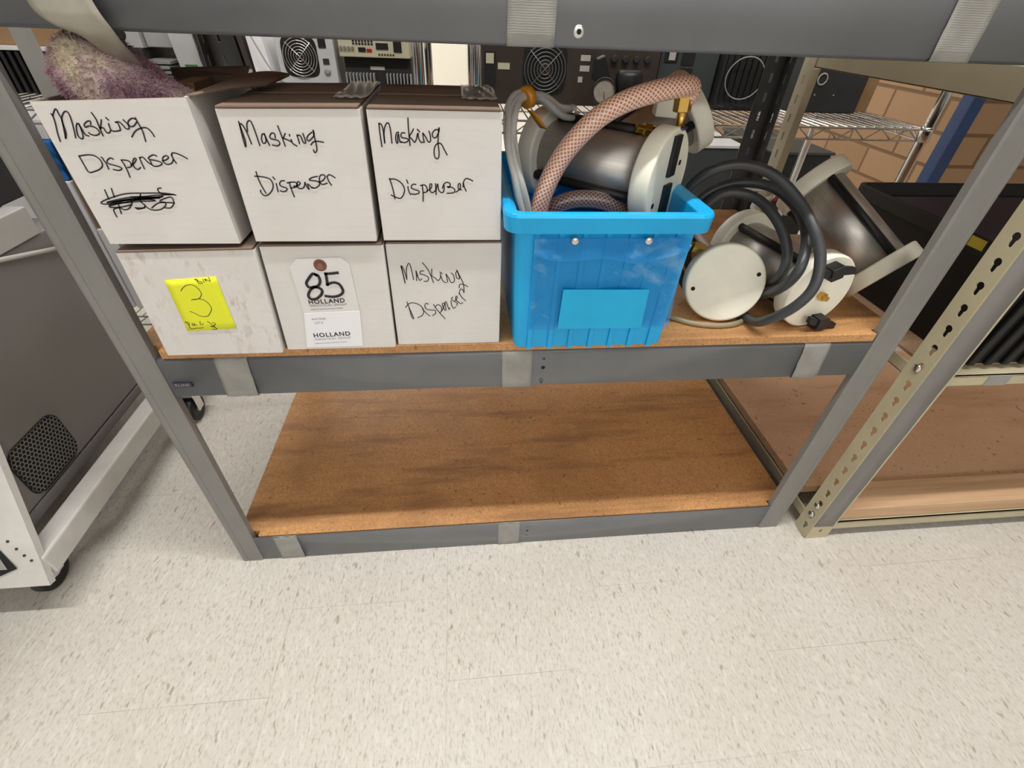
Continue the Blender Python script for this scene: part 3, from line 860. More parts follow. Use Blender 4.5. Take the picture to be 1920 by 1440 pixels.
ZB = .5463
l1 = carton('white cardboard box with yellow note on scuffed front, lower left of the stack', [(.0725, ZB), (.228, ZB), (.2345, .7020), (.0740, .6985)], -.0115, .185, dirty=True)
l2 = carton('white cardboard box with the paper auction tag on its front', [(.2325, ZB), (.3865, ZB), (.3890, .7040), (.2375, .7025)], -.004, .185)
l3 = carton('white cardboard box with inked words, lower one beside the blue bin', [(.3895, ZB), (.5405, ZB), (.5410, .7040), (.3905, .7030)], .002, .185)
t1 = carton('open white cardboard box with scribbled-out third word and mauve fleece inside', [(.0740, .7095), (.2205, .7095), (.2160, .8625), (.0680, .8555)], -.0115, .185, open_top=True)
t2 = carton('white cardboard box with inked words, upper one in the middle of the stack', [(.2375, .7100), (.3830, .7100), (.3855, .8560), (.2385, .8530)], -.008, .185)
t3 = carton('white cardboard box with inked words, upper one beside the blue bin', [(.3905, .7095), (.5390, .7095), (.5375, .8555), (.3910, .8550)], -.004, .185)
def write_words(key, y, width, parent, limits):
    strokes = INK[key][1]
    rows = [[] for _ in range(len(limits) + 1)]
    for st in strokes:
        zz = sum(st[1::2])/len(st[1::2])
        rows[sum(1 for l in limits if zz < l)].append(st)
    for r_ in rows:
        ink_lines('handwriting', r_, y, width, M['ink'], parent)
write_words('t1', -.0121, .00140, t1, (8200, 7800))
write_words('t2', -.0086, .00145, t2, (8000,))
write_words('t3', -.0046, .00145, t3, (8000,))
write_words('l3', .0014, .00118, l3, (6380,))
# clear packing tape glints on the flaps
def packing_tape(x0, x1, y0, y1, z, parent):
    m = MB(); n = 12
    loops = []
    for k in range(8):
        yy = y0 + (y1 - y0)*k/7
        loops.append([(x0 + (x1 - x0)*i/(n-1), yy, z + .0011 + .0008*math.sin(i*1.9 + k*1.3)) for i in range(n)])
    m.rings(loops, 0, True, False)
    m.build('packing_tape', M['cleartape'], parent, solid=.0003)
def mk_cleartape():
    m, nt, b = new_mat('clear_tape')
    b.inputs['Base Color'].default_value = (.62, .58, .55, 1)
    b.inputs['Roughness'].default_value = .12
    b.inputs['Alpha'].default_value = .38
    return m
M['cleartape'] = mk_cleartape()
packing_tape(.352, .388, .030, .165, .8595, t2)
packing_tape(.494, .536, .045, .165, .8590, t3)

# yellow note
def quad_sheet(pts, y, curl=0.0, n=8):
    (ax, az), (bx, bz), (cx, cz), (dx, dz) = pts   # tl tr br bl
    m = MB(); loops = []
    for k in range(n + 1):
        v = k/n
        loops.append([(((ax*(1-u)+bx*u)*(1-v) + (dx*(1-u)+cx*u)*v), y - curl*v*v, ((az*(1-u)+bz*u)*(1-v) + (dz*(1-u)+cz*u)*v)) for u in [i/n for i in range(n+1)]])
    m.rings(loops, 0, True, False)
    return m
nt_ = thing('sticky_note', (.146, -.0125, .588), 'bright yellow sticky note with a large 3 on the scuffed box', 'note')
quad_sheet([(.1149, .6622), (.1777, .6670), (.1782, .5898), (.1144, .5867)], -.0122).build('paper', M['yellow'], nt_, solid=.0003)
write_words('note', -.0125, .00085, nt_, (6590, 6100))

# auction tag
ht = thing('hang_tag', (.305, -.005, .551), 'paper tag with reddish eyelet and the bold number 85', 'tag')
Y = -.0047
m = MB(); m.prism([(.2698, .6067), (.3448, .6095), (.3429, .6795), (.3341, .6882), (.2783, .6863), (.2680, .6760)], Y - .0003, Y); m.build('tag_card', M['tagtop'], ht)
m = MB(); m.prism([(.2609, .5509), (.3401, .5515), (.3450, .6097), (.2697, .6069)], Y - .0006, Y); m.build('tag_stub', M['tagwhite'], ht)
m = MB(); m.lathe((.3063, Y - .0002, .6777), (0, -1, 0), [(0, .0082), (.0005, .0082), (.0006, .0080), (.0006, .0034), (.0003, .0034)], 24, 0, True, False, True); m.build('eyelet', [M['eyelet']], ht)
m = MB(); m.cyl((.3063, Y - .0003, .6777), (.3063, Y - .00085, .6777), .0033, 14); m.build('eyelet_hole', M['kraft'], ht)
ink_lines('large_number', INK['n85'][1], Y - .0010, .0037, M['ink'], ht)
def lay(x0, z0, x1, z1):
    s = math.hypot(x1 - x0, z1 - z0); c, q = (x1-x0)/s, (z1-z0)/s
    return lambda u, v: (x0 + c*u - q*v*.4 + .0*v, Y - .0009, z0 + q*u + v)
text_mesh('printed_name', 'HOLLAND', lay(.2795, .6214, .333, .6238), .0092, M['ink'], ht, 1.18, .0002)
text_mesh('printed_line', 'INDUSTRIAL GROUP', lay(.2800, .6172, .333, .6192), .0043, M['inkgrey'], ht, 1.30)
text_mesh('printed_line', 'Industrial auctions and asset services', lay(.2802, .6122, .333, .6144), .0029, M['inkgrey'], ht, 1.0)
text_mesh('printed_line', 'AUCTION', lay(.2777, .5965, .298, .5971), .0042, M['inkgrey'], ht, 1.0)
text_mesh('printed_line', 'LOT #', lay(.2805, .5902, .293, .5911), .0042, M['inkgrey'], ht, 1.0)
text_mesh('printed_name', 'HOLLAND', lay(.2742, .5678, .3305, .5703), .0098, M['ink'], ht, 1.18, .0002)
text_mesh('printed_line', 'INDUSTRIAL GROUP', lay(.2745, .5627, .3287, .5650), .0043, M['inkgrey'], ht, 1.33)
text_mesh('printed_line', 'Industrial auctions and asset services', lay(.2735, .5566, .329, .5590), .0029, M['inkgrey'], ht, 1.04)

# mauve fleece stuffed into the open box
def fleece():
    m = MB()
    # lump: rings going up, leaning left
    prof = [(.800, .046, .052, .140), (.845, .054, .052, .128), (.862, .054, .048, .118), (.876, .050, .044, .112), (.889, .042, .037, .109), (.899, .030, .028, .107), (.906, .014, .013, .106)]
    loops = []
    n = 28
    for k, (z, rx, ry, cx) in enumerate(prof):
        t = max(0, (z - .845)/.06)
        cy = .064 - .010*t
        loops.append([(cx + rx*(1 + .05*math.sin(3*a + k))*math.cos(a), cy + ry*(1 + .05*math.sin(4*a + 2*k))*math.sin(a), z + .003*math.sin(2*a + k)*(1 if z > .85 else 0)) for a in [2*PI*i/n for i in range(n)]])
    m.rings(loops, 0, True, True, True, True)
    base = list(m.v); faces = [list(f) for f in m.f]
    tail = []
    for k in range(7):
        t = k/6
        c = Vector((.130 + .072*t, .040 + .004*t, .868 - .018*t)); r = .024*(1 - t*.70)
        tail.append([c + Vector((0, r*math.cos(a), r*.8*math.sin(a))) for a in [2*PI*i/16 for i in range(16)]])
    m.rings(tail, 0, True, True, True, True)
    rng = random.Random(5)
    tris = []
    vs = list(m.v)
    for f in m.f:
        c = sum((vs[i] for i in f), Vector())/len(f)
        if c.z < .835 or len(f) > 4: continue
        nrm = (vs[f[1]] - vs[f[0]]).cross(vs[f[2]] - vs[f[0]])
        area = nrm.length
        if area < 1e-9: continue
        nrm.normalize()
        ctr = Vector((.133, .06, .85))
        if nrm.dot(c - ctr) < 0: nrm = -nrm
        for q in range(48):
            a, bb = rng.random(), rng.random()
            p = vs[f[0]]*(1-a)*(1-bb) + vs[f[1]]*a*(1-bb) + vs[f[2]]*a*bb + vs[f[3 % len(f)]]*(1-a)*bb
            d = (nrm*1.0 + Vector((rng.uniform(-.7, .7), rng.uniform(-.7, .7), rng.uniform(-.9, .35)))).normalized()
            L = rng.uniform(.003, .0075)
            s = d.orthogonal().normalized()*.0005
            mid = p + d*L*.55; tip = p + d*L + Vector((rng.uniform(-.003, .003), rng.uniform(-.003, .003), rng.uniform(-.004, .001)))
            tris.append((p - s, p + s, mid + s*.7, tip, mid - s*.7))
    for tr in tris:
        o = len(m.v); m.v += list(tr); m.f.append([o, o+1, o+2, o+3, o+4]); m.m.append(0); m.sm.append(False)
    o = m.build('fleece_cloth', M['fur'])
    tag(o, 'fluffy mauve fleece poking out of the open white box', 'cloth')
fleece()
m = MB(); m.box((.158, .095, .838), (.180, .150, .862)); tag(m.build('paper_scrap', M['carton']), 'small reddish brown carton piece behind the fleece in the open box', 'carton')

# ---------------------------------------------------------------- blue bin
bn = thing('plastic_bin', (.676, .11, ZB), 'bright blue plastic bin full of hoses and steel cylinders', 'bin')
bx0, bx1, by0, by1, bz0, bz1 = .5615, .7895, -.0145, .248, ZB + .0004, .7550
def brect(z, grow, r):
    t = (z - bz0)/(bz1 - bz0)
    return rr(bx0 - .007*t - grow, bx1 + .004*t + grow, by0 - .010*t - grow, by1 + .008*t + grow, r, z, 5)
m = MB()
loops = [brect(bz0, -.002, .010), brect(bz0 + .003, 0, .012), brect(.7300, 0, .012), brect(.7302, .0135, .020), brect(.7505, .0145, .020), brect(bz1, .0125, .019), brect(bz1, .003, .014), brect(.7500, -.0035, .010), brect(bz0 + .006, -.0035, .008)]
m.rings(loops, 0, False, True, True, True)
body = m.build('bin_body', M['bin'], bn, bevel=.0012)
m = MB()
for k in range(7):      # moulded ribs on the front and on the right side
    xx = bx0 + .022 + (bx1 - bx0 - .044)*k/6
    m.hexa([(xx-.0035,by0-.0035,bz0),(xx+.0035,by0-.0035,bz0),(xx+.0035,by0+.002,bz0),(xx-.0035,by0+.002,bz0),(xx-.0035,by0-.0122,.729),(xx+.0035,by0-.0122,.729),(xx+.0035,by0-.006,.729),(xx-.0035,by0-.006,.729)])
for k in range(6):
    yy = by0 + .03 + .04*k
    m.hexa([(bx1-.001,yy-.004,bz0+.002),(bx1+.0022,yy-.004,bz0+.002),(bx1+.0022,yy+.004,bz0+.002),(bx1-.001,yy+.004,bz0+.002),(bx1+.002,yy-.004,.729),(bx1+.0062,yy-.004,.729),(bx1+.0062,yy+.004,.729),(bx1+.002,yy+.004,.729)])
m.build('rib', M['bin'], bn, bevel=.0008)
# clear pouch hung from two rivets
def pouch():
    m = MB(); n = 16; loops = []
    for k in range(n + 1):
        v = k/n
        zz = .7235 - v*.140
        x0 = .579 + .002*v; x1 = .781 + .001*v*8
        yb = by0 - .010*(zz - bz0)/(bz1 - bz0) - .0066
        loops.append([(x0 + (x1 - x0)*i/n, yb - .0030*math.sin(PI*i/n)*math.sin(PI*min(1, v*1.1)) - .0018*math.sin(i*.9 + v*5)*math.sin(PI*v), zz) for i in range(n + 1)])
    m.rings(loops, 0, True, False)
    p = m.build('label_pouch', M['pouch'], bn)
    f = MB(); loops = []
    for k in range(5):
        v = k/4
        loops.append([(.579 + .203*i/20, by0 - .0182 - .002*v - .0012*math.sin(i*1.1), .7230 - v*(.030 - .010*(i/20 - .5)**2*4 + .004*math.sin(i*.55))) for i in range(21)])
    f.rings(loops, 0, True, False)
    f.build('pouch_flap', M['pouch'], bn)
    c = MB(); c.hexa([(.621,-.0284,.588),(.745,-.0284,.5875),(.745,-.0278,.5875),(.621,-.0278,.588),(.6225,-.0318,.652),(.7425,-.0318,.6505),(.7425,-.0312,.6505),(.6225,-.0312,.652)])
    c.build('label_card', M['binlight'], bn)
    for xx in (.630, .7255):
        r = MB(); r.lathe((xx, by0 - .0172, .7205), (0, -1, 0), [(0, .0056), (.0016, .0056), (.0034, .0042), (.0042, .0018)], 16); r.build('rivet', M['zinc'], bn)
pouch()

# ---------------------------------------------------------------- steel cylinder dispensers with white end discs
def frame_z(axis, up=(0, 0, 1)):
    z = Vector(axis).normalized()
    x = Vector(up).cross(z).normalized()
    y = z.cross(x)
    return Matrix((x, y, z)).transposed()

RD, RC, TH = .0625, .0465, .027
def dispenser(front, axis, length, label, rods=(), front_parts=None, rear_cap=True, front_cap=True, roll=0.0):
    """front: centre of the outer face of the front disc; axis points from the rear to the front"""
    ax = Vector(axis).normalized()
    org = Vector(front) - ax*length
    t = thing('steel_dispenser', org, label, 'dispenser', 'steel dispensers with white discs')
    t.rotation_euler = (frame_z(ax) @ Matrix.Rotation(roll, 3, 'Z')).to_euler()
    z0 = TH if rear_cap else 0.0
    z1 = length - (TH if front_cap else 0)
    m = MB(); m.lathe((0,0,z0 - .004 if rear_cap else 0), (0,0,1), [(0, RC), (z1 - z0 + .004 + (.004 if front_cap else 0), RC)], 64)
    m.build('steel_tube', M['steel'], t, local=True)
    def disc(z, flip):
        m = MB()
        m.lathe((0,0,z), (0,0,1), [(0, RD - .003), (.0012, RD - .0008), (.003, RD), (TH - .003, RD), (TH - .0012, RD - .0008), (TH, RD - .003)], 64)
        return m.build('end_disc', M['nylon'], t, local=True)
    discs = []
    if rear_cap: discs.append(disc(0, 0))
    if front_cap: discs.append(disc(length - TH, 1))
    for a in rods:
        m = MB(); rr_ = RC + .0045
        m.cyl((rr_*math.cos(a), rr_*math.sin(a), z0 - .002), (rr_*math.cos(a), rr_*math.sin(a), z1 + .002), .0062, 14)
        m.build('tie_rod', M['black'], t, local=True)
    if front_parts: front_parts(t, length)
    return t

def wing_knob(t, u, v, L, ang, k=1.0):
    """black moulded knob with a square hub and two spread wings"""
    m = MB()
    c, s = math.cos(ang), math.sin(ang)
    def P(a, b2, z): return (u + k*(c*a - s*b2), v + k*(s*a + c*b2), L + z)
    def bx(a0, a1, b0, b1, z0, z1):
        m.hexa([P(a0,b0,z0),P(a1,b0,z0),P(a1,b1,z0),P(a0,b1,z0),P(a0,b0,z1),P(a1,b0,z1),P(a1,b1,z1),P(a0,b1,z1)])
    bx(-.008, .008, -.008, .008, 0, .020)
    m.hexa([P(.004,-.005,.006),P(.026,-.012,.010),P(.026,-.003,.010),P(.004,.006,.006),P(.004,-.005,.017),P(.026,-.012,.018),P(.026,-.003,.018),P(.004,.006,.017)])
    m.hexa([P(-.004,-.006,.006),P(-.004,.005,.006),P(-.024,.013,.010),P(-.024,.004,.010),P(-.004,-.006,.017),P(-.004,.005,.017),P(-.024,.013,.018),P(-.024,.004,.018)])
    m.build('wing_knob', M['black'], t, local=True, bevel=.0012)

# the one in the blue bin
def d1_front(t, L):
    for (u0, u1, v0, v1) in ((-.010, .010, .004, .054), (-.010, .012, -.052, -.006)):
        m = MB(); m.box((u0, v0, L - .002), (u1, v1, L + .0045)); m.build('grip_plate', M['black'], t, local=True, bevel=.001)
    for u, v in ((.030, .016), (-.034, -.028)):
        m = MB(); m.cyl((u, v, L - .001), (u, v, L + .0008), .0035, 12); m.build('screw', M['slot'], t, local=True)
d1 = dispenser((.7680, .052, .7715), (.72, -.69, 0), .212, 'steel dispenser lying in the blue bin between the copper hose and the coils', rods=(math.radians(204), math.radians(-36), math.radians(84)), front_parts=d1_front)
# brass elbow on top of its right disc and the braided hose screwed to it
bf = thing('brass_fitting', (.7735, .060, .825), 'brass fitting standing on the white disc at the end of the copper hose', 'fitting')
m = MB(); m.lathe((.7738, .066, .829), (-.06, 0, 1), [(0, .0085), (.003, .0085), (.0031, .0058), (.026, .0058), (.027, .0068)], 20); m.build('threaded_stem', M['brass'], bf)
m = MB(); m.lathe((.7738, .066, .8305), (-.06, 0, 1), [(0, .0098), (.0022, .0098)], 20); m.build('seal_ring', M['bluepaint'], bf)
m = MB(); m.lathe((.7716, .066, .849), (-.06, 0, 1), [(0, .0095), (.001, .0115), (.019, .0115), (.020, .0100)], 6, 0, False); m.build('hex_nut', M['brass'], bf, bevel=.0006)
hose_pts = [(.5895,.034,.7038),(.5915,.032,.7328),(.5967,.030,.7603),(.6120,.030,.7958),(.6339,.030,.8263),(.6600,.031,.8495),(.6911,.036,.8643),(.7264,.043,.8735),(.7560,.052,.8775),(.7740,.063,.8765),(.7775,.068,.8685),(.7720,.067,.8640)]
m = MB(); m.tube(smooth_path(hose_pts, 8), .0122, 20, uv=True)
hs = thing('braided_hose', (.66, .03, .70), 'copper coloured braided hose arching out of the blue bin', 'hose')
m.build('hose_tube', M['braid'], hs)
m = MB(); m.tube(smooth_path([(.5987,.080,.695),(.6111,.064,.7240),(.635,.058,.7400),(.6644,.057,.7432),(.6955,.057,.7372),(.7271,.062,.7190),(.7492,.064,.690)], 8), .0118, 20, uv=True)
tag(m.build('braided_hose', M['braid2']), 'dull brown braided hose loop low inside the blue bin', 'hose')
m = MB(); m.tube(smooth_path([(.60,.11,.70),(.64,.105,.722),(.70,.10,.722),(.75,.105,.700)], 6), .011, 14)
tag(m.build('rubber_hose', M['rubber']), 'black hose deep in the blue bin beneath the steel dispenser', 'hose')

# second dispenser leaning behind it
def d2_parts(t, L):
    inv = (Matrix.Translation(t.location) @ t.rotation_euler.to_matrix().to_4x4()).inverted()
    m = MB(); m.hexa([inv @ Vector(p) for p in [(.778,.172,.826),(.812,.172,.824),(.818,.205,.824),(.784,.205,.826),(.779,.174,.853),(.812,.174,.850),(.818,.205,.850),(.785,.205,.853)]])
    m.build('white_block', M['nylon'], t, local=True, bevel=.002)
d2 = dispenser((.868, .245, .828), (.80, .06, .52), .175, 'steel dispenser behind the brass fitting, its white disc tilted up', rods=(math.radians(60), math.radians(180), math.radians(-60)), front_parts=d2_parts, rear_cap=False)
m = MB()
m.lathe((.722, .083, .8265), (1, .05, -.16), [(0, .006), (.010, .006), (.0101, .0088), (.021, .0088), (.0211, .0062), (.026, .0062), (.0261, .0092), (.040, .0092), (.0401, .006), (.046, .006)], 6, 0, False)
tag(m.build('brass_connector', M['brass'], bevel=.0005), 'brass connector lying across the steel tube beside the white disc', 'fitting')

# milky tubing coil at the left end of the bin
tb = thing('clear_tubing', (.565, .06, .70), 'coil of milky clear tubing bound with amber tape, left in the blue bin', 'tubing')
base = [(.5780,.018,.716),(.5690,.016,.748),(.5622,.018,.776),(.5545,.030,.8060),(.5535,.050,.8300),(.5595,.080,.8480),(.5775,.100,.8560),(.6010,.120,.8510),(.6265,.140,.8345),(.6480,.160,.8270),(.6600,.180,.8260)]
for k, (dx, dy, dz) in enumerate(((0,0,0),(.0085,.004,-.001),(.002,.009,.004),(.012,.010,.004),(-.001,.018,.001),(.009,.020,-.005))):
    p = [(x - .004 + .7*dx*(1 + .5*math.sin(i*.8 + k)), y + dy + .003*math.sin(i + k*2), z + dz*(1 if i > 3 else .3) + .003*math.sin(i*1.2 + k)) for i, (x, y, z) in enumerate(base)]
    m = MB(); m.tube(smooth_path(p, 6), .0043, 10); m.build('tube_strand', M['tubing'], tb)
m = MB(); m.lathe((.5735, .098, .8545), (.75, .5, .25), [(0, .0125), (.010, .0135), (.0102, .0105)], 12); m.build('tape_binding', M['orange'], tb)
m = MB(); m.rings([[(.5765+.004*k, .095+.001*k, .8440-.0045*k), (.5865+.004*k, .091, .8405-.0035*k+.002*math.sin(k))] for k in range(6)], 0, True, False); m.build('tape_tail', M['orange'], tb, solid=.0004)

# dispenser standing on its edge at the front, with knobs
def d4_front(t, L):
    wing_knob(t, -.008, .042, L, .3, 1.3)
    wing_knob(t, .016, -.050, L, .0, 1.25)
    m = MB(); m.lathe((.002, -.004, L - .001), (0,0,1), [(0, .006), (.004, .006), (.0041, .0075), (.010, .0075), (.0101, .0045), (.016, .0045)], 6, 0, False); m.build('brass_nipple', M['brass'], t, local=True)
d4 = dispenser((1.052, .028, .6095), (.20, -.975, -.01), .205, 'steel dispenser whose white disc carries two black wing knobs', rods=(math.radians(125), math.radians(20), math.radians(-90)), front_parts=d4_front)
# dispenser leaning across the back right
d3 = dispenser((1.225, .100, .6005), (.44, -.73, -.52), .219, 'steel dispenser leaning diagonally behind the right post, largest shiny tube', rods=(math.radians(5), math.radians(125), math.radians(-115)), roll=.0)
# loose white disc
wd = thing('end_disc', (.910, .055, .556), 'round white plastic disc with two small dark holes leaning on the black hose', 'disc')
wd.location = Vector((.909, .060, .6105)); wd.rotation_euler = frame_z((-.20, -.945, .25)).to_euler()
m = MB(); m.lathe((0,0,-.024), (0,0,1), [(0, RD - .003), (.003, RD), (.021, RD), (.0232, RD - .0012), (.024, RD - .0035)], 64); m.build('disc_body', M['nylon'], wd, local=True)
for u, v in ((.047, .019), (-.049, -.012)):
    m = MB(); m.cyl((u, v, -.004), (u, v, .0003), .0034, 12); m.build('hole', M['slot'], wd, local=True)

# black rubber hose coil
coil = [(.8866,.150,.6569),(.8576,.150,.6990),(.8420,.140,.7310),(.8594,.120,.7641),(.9001,.110,.7768),(.9389,.085,.7699),(.9713,.050,.7422),(.9851,.010,.7111),(.9918,-.012,.6812),(.9886,-.026,.6469),(.9743,-.025,.6161),(.9600,-.008,.5862),(.9570,.022,.5620),(.9520,.070,.5546),(.9280,.112,.5545),(.8900,.135,.5620),(.8720,.165,.5990),(.8670,.175,.6578),(.8783,.165,.7087),(.9191,.155,.7371),(.9666,.130,.7423),(.9946,.090,.7254),(.9947,.040,.6993),(.9755,.000,.6674),(.9740,.014,.6290),(.9770,.055,.5930),(.9720,.100,.5680),(.9300,.135,.5640),(.8854,.155,.6050),(.8730,.150,.6744),(.8985,.140,.7242),(.9400,.120,.7291),(.9657,.080,.7086),(.9795,.046,.6730),(.9790,.036,.6380),(.9800,.066,.6080),(.9740,.105,.5860),(.9400,.130,.5760)]
m = MB(); m.tube(smooth_path(coil, 6), .0076, 14)
tag(m.build('rubber_hose', M['rubber']), 'coil of dark grey rubber hose beside the blue bin', 'hose')
# clutter under and behind the coil
m = MB(); m.tube(smooth_path([(.82,.07,.5510),(.86,.040,.5508),(.905,.030,.5508),(.945,.040,.5508),(.965,.07,.5508),(.97,.12,.5508)], 6), .0043, 10)
tag(m.build('clear_hose', M['tubing2']), 'thin yellowish clear hose lying on the board under the black coil', 'hose')
cf = thing('hose_connector', (.868, .10, .640), 'small brass and steel hose connector between the blue bin and the white disc', 'fitting')
m = MB(); m.lathe((.845, .115, .655), (.75, -.3, -.1), [(0, .007), (.018, .007)], 10); m.build('ferrule', M['zinc'], cf)
m = MB(); m.lathe((.862, .108, .653), (.75, -.3, -.1), [(0, .0095), (.018, .0095)], 6, 0, False); m.build('hex_nut', M['brass'], cf)
m = MB(); m.lathe((.828, .125, .658), (.75, -.3, -.1), [(0, .010), (.018, .010)], 12); m.build('black_sleeve', M['black'], cf)
fl = MB(); fl.tube(smooth_path([(.835,.115,.712),(.852,.118,.690),(.868,.112,.668),(.886,.105,.652)], 5), .0062, 10)
tag(fl.build('brown_hose', M['braid2']), 'short dark brown hose beside the right rim of the blue bin', 'hose')
# black machine block sitting at the back of the board behind the coil
bk = thing('black_bracket', (.93, .35, ZB), 'black bracketed part with shiny screws at the back of the board', 'part')
m = MB(); m.box((.86, .33, ZB + .0002), (.99, .42, .62)); m.build('block', M['blackmatte'], bk, bevel=.004)
for q in ((.895, .330, .600), (.915, .330, .595)):
    m = MB(); m.lathe(q, (0, -1, .2), [(0, .006), (.003, .006), (.004, .003)], 10); m.build('screw', M['chrome'], bk)
wc = MB(); wc.tube(smooth_path([(1.0,.25,.70),(1.03,.22,.71),(1.05,.23,.695),(1.035,.25,.68),(1.02,.23,.672),(1.045,.22,.66),(1.06,.24,.655)], 5), .0035, 8)
tag(wc.build('coiled_cable', M['white']), 'kinked white cord between the hose coil and the leaning steel tube', 'cord')

# ---------------------------------------------------------------- cart with grey cabinet on the left
ct = thing('equipment_cart', (-.55, .2, 0), 'white framed cart carrying a dark grey cabinet with perforated vent', 'cart')
def tube_bar(name, a, bb, mat, bev=.004):
    m = MB(); m.box(a, bb); return m.build(name, mat, ct, bevel=bev)
tube_bar('base_rail', (-.318, -.060, .096), (-.277, .56, .146), M['cartwhite'])
tube_bar('base_rail', (-.86, -.060, .096), (-.82, .56, .146), M['cartwhite'])
tube_bar('base_rail', (-.82, .52, .096), (-.318, .56, .146), M['cartwhite'])
# sloping front plate
prof = [(-.083, .095), (-.062, .146), (.050, .400)]
m = MB()
off = .006
left = -.86
edge = [(-.2775, *prof[0]), (-.2800, *prof[1]), (-.3020, *prof[2])]
vs, fs = [], []
for (xe, y, z) in edge:
    vs += [(left, y, z), (xe, y, z), (left, y + .012, z - .004), (xe, y + .012, z - .004)]
m.add(vs, [(0,1,5,4),(4,5,9,8),(2,6,7,3),(6,10,11,7),(1,3,7,5),(5,7,11,9),(8,9,11,10),(0,2,3,1),(0,4,6,2),(4,8,10,6)])
fp = m.build('front_plate', M['cartwhite'], ct)
def on_plate(x, s, d=.0006):
    """a point on the sloping plate, s metres up the slope from the fold"""
    y0, z0 = prof[1]; y1, z1 = prof[2]
    L = math.hypot(y1 - y0, z1 - z0)
    return (x, y0 + (y1-y0)*s/L - d*(z1-z0)/L, z0 + (z1-z0)*s/L + d*(y1-y0)/L)
m = MB(); m.add([on_plate(-.60, -.028, .0022), on_plate(-.352, -.028, .0022), on_plate(-.319, -.014, .0018), on_plate(-.338, .026, .0012), on_plate(-.60, .026, .0012)], [(0,1,2,3,4)]); m.build('slot_opening', M['slot'], fp)
m = MB(); m.add([on_plate(-.60, -.016, .0030), on_plate(-.334, -.014, .0030), on_plate(-.3425, .016, .0024), on_plate(-.60, .018, .0022)], [(0,1,2,3)]); m.build('slot_panel', M['greycase'], fp)
for (x, s) in ((-.321, .041), (-.311, .025), (-.302, .011), (-.293, .000), (-.335, .060)):
    m = MB(); a = Vector(on_plate(x, s, 0)); bq = Vector(on_plate(x, s, .0018)); m.cyl(a, bq, .0022, 10); m.build('rivet', M['darkcase'], fp)
# casters
for (x, y) in ((-.350, -.018), (-.272, .468), (-.84, -.035), (-.84, .50)):
    m = MB(); m.lathe((x - .011, y, .0375), (1, 0, 0), [(0, .030), (.003, .0370), (.019, .0370), (.022, .030)], 28); w = m.build('caster_wheel', M['black'], ct)
    m = MB(); m.lathe((x - .0125, y, .0375), (1, 0, 0), [(0, .011), (.025, .011)], 16); m.build('wheel_hub', M['zinc'], w)
    m = MB(); m.box((x - .018, y - .014, .034), (x - .0145, y + .014, .090)); m.box((x + .0145, y - .014, .034), (x + .018, y + .014, .090)); m.box((x - .022, y - .022, .088), (x + .022, y + .022, .0955)); m.build('caster_fork', M['zinc'], ct, bevel=.001)
# cabinet
XC = -.335
m = MB(); m.box((-.84, -.02, .172), (XC, .475, .566)); m.build('cabinet_body', M['cartgrey'], ct, bevel=.003)
m = MB(); m.box((-.84, -.02, .1465), (XC - .001, .475, .1690)); m.box((-.84, -.02, .1465), (XC + .0006, .475, .1685)); m.build('cabinet_skirt', M['cartgrey'], ct, bevel=.0015)
m = MB(); m.box((-.84, -.30, .566), (XC + .004, .392, .618)); m.build('top_bar', M['cartbar'], ct, bevel=.002)
m = MB(); m.box((-.84, -.30, .6185), (XC - .03, .45, .80)); m.build('upper_case', M['blackmatte'], ct, bevel=.004)
m = MB(); m.cyl((XC + .003, .262, .565), (XC + .008, .45, .518), .0045, 10); m.build('support_rod', M['cartbar'], ct)
# perforated vent: hexagonal holes in a rounded plate
def vent():
    y0, y1, z0, z1 = .052, .182, .178, .288
    m = MB(); pitch = .0088
    rad = .028
    def inside(y, z):
        yy = min(max(y, y0 + rad), y1 - rad); zz = min(max(z, z0 + rad), z1 - rad)
        return math.hypot(y - yy, z - zz) <= rad - .001
    row = 0; z = z0
    back = MB()
    outl = rr(y0 - .002, y1 + .002, z0 - .002, z1 + .002, rad, 0, 8)
    back.add([(XC + .0006, p[0], p[1]) for p in outl], [list(range(len(outl)))])
    bk_ = back.build('vent_recess', M['slot'], ct)
    while z <= z1:
        y = y0 + (pitch/2 if row % 2 else 0)
        while y <= y1:
            if inside(y, z):
                vs = []
                for rad_ in (pitch*.577, pitch*.445):
                    for k in range(6):
                        a = PI/6 + PI/3*k
                        vs.append((XC + .0022, y + rad_*math.cos(a), z + rad_*math.sin(a)))
                m.add(vs, [(k, (k+1) % 6, 6 + (k+1) % 6, 6 + k) for k in range(6)])
            y += pitch
        z += pitch*.866; row += 1
    m.build('perforated_vent', M['midgrey'], ct)
vent()

# ---------------------------------------------------------------- large black bin on the right unit
bb = thing('storage_bin', (1.64, .16, .4836), 'large ribbed black storage bin on the beige shelf at the right edge', 'bin')
m = MB()
X0, X1, Y0, Y1, Z0, Z1 = 1.336, 1.98, -.020, .365, .4842, .682
def br_(z, g, r): return rr(X0 - g, X1 + g, Y0 - g, Y1 + g, r, z, 4)
m.rings([br_(Z0, -.012, .012), br_(.655, -.002, .014), br_(.656, .010, .018), br_(Z1, .010, .018), br_(Z1, .002, .014), br_(.66, -.006, .012), br_(Z0 + .006, -.016, .010)], 0, False, True, True, True)
m.build('bin_body', M['binblack'], bb, bevel=.0015)
m = MB()
for k in range(18):
    xx = X0 + .03 + .034*k
    m.hexa([(xx-.007,Y0+.004,Z0+.001),(xx+.007,Y0+.004,Z0+.001),(xx+.007,Y0+.013,Z0+.001),(xx-.007,Y0+.013,Z0+.001),(xx-.007,Y0-.008,.655),(xx+.007,Y0-.008,.655),(xx+.007,Y0+.003,.655),(xx-.007,Y0+.003,.655)])
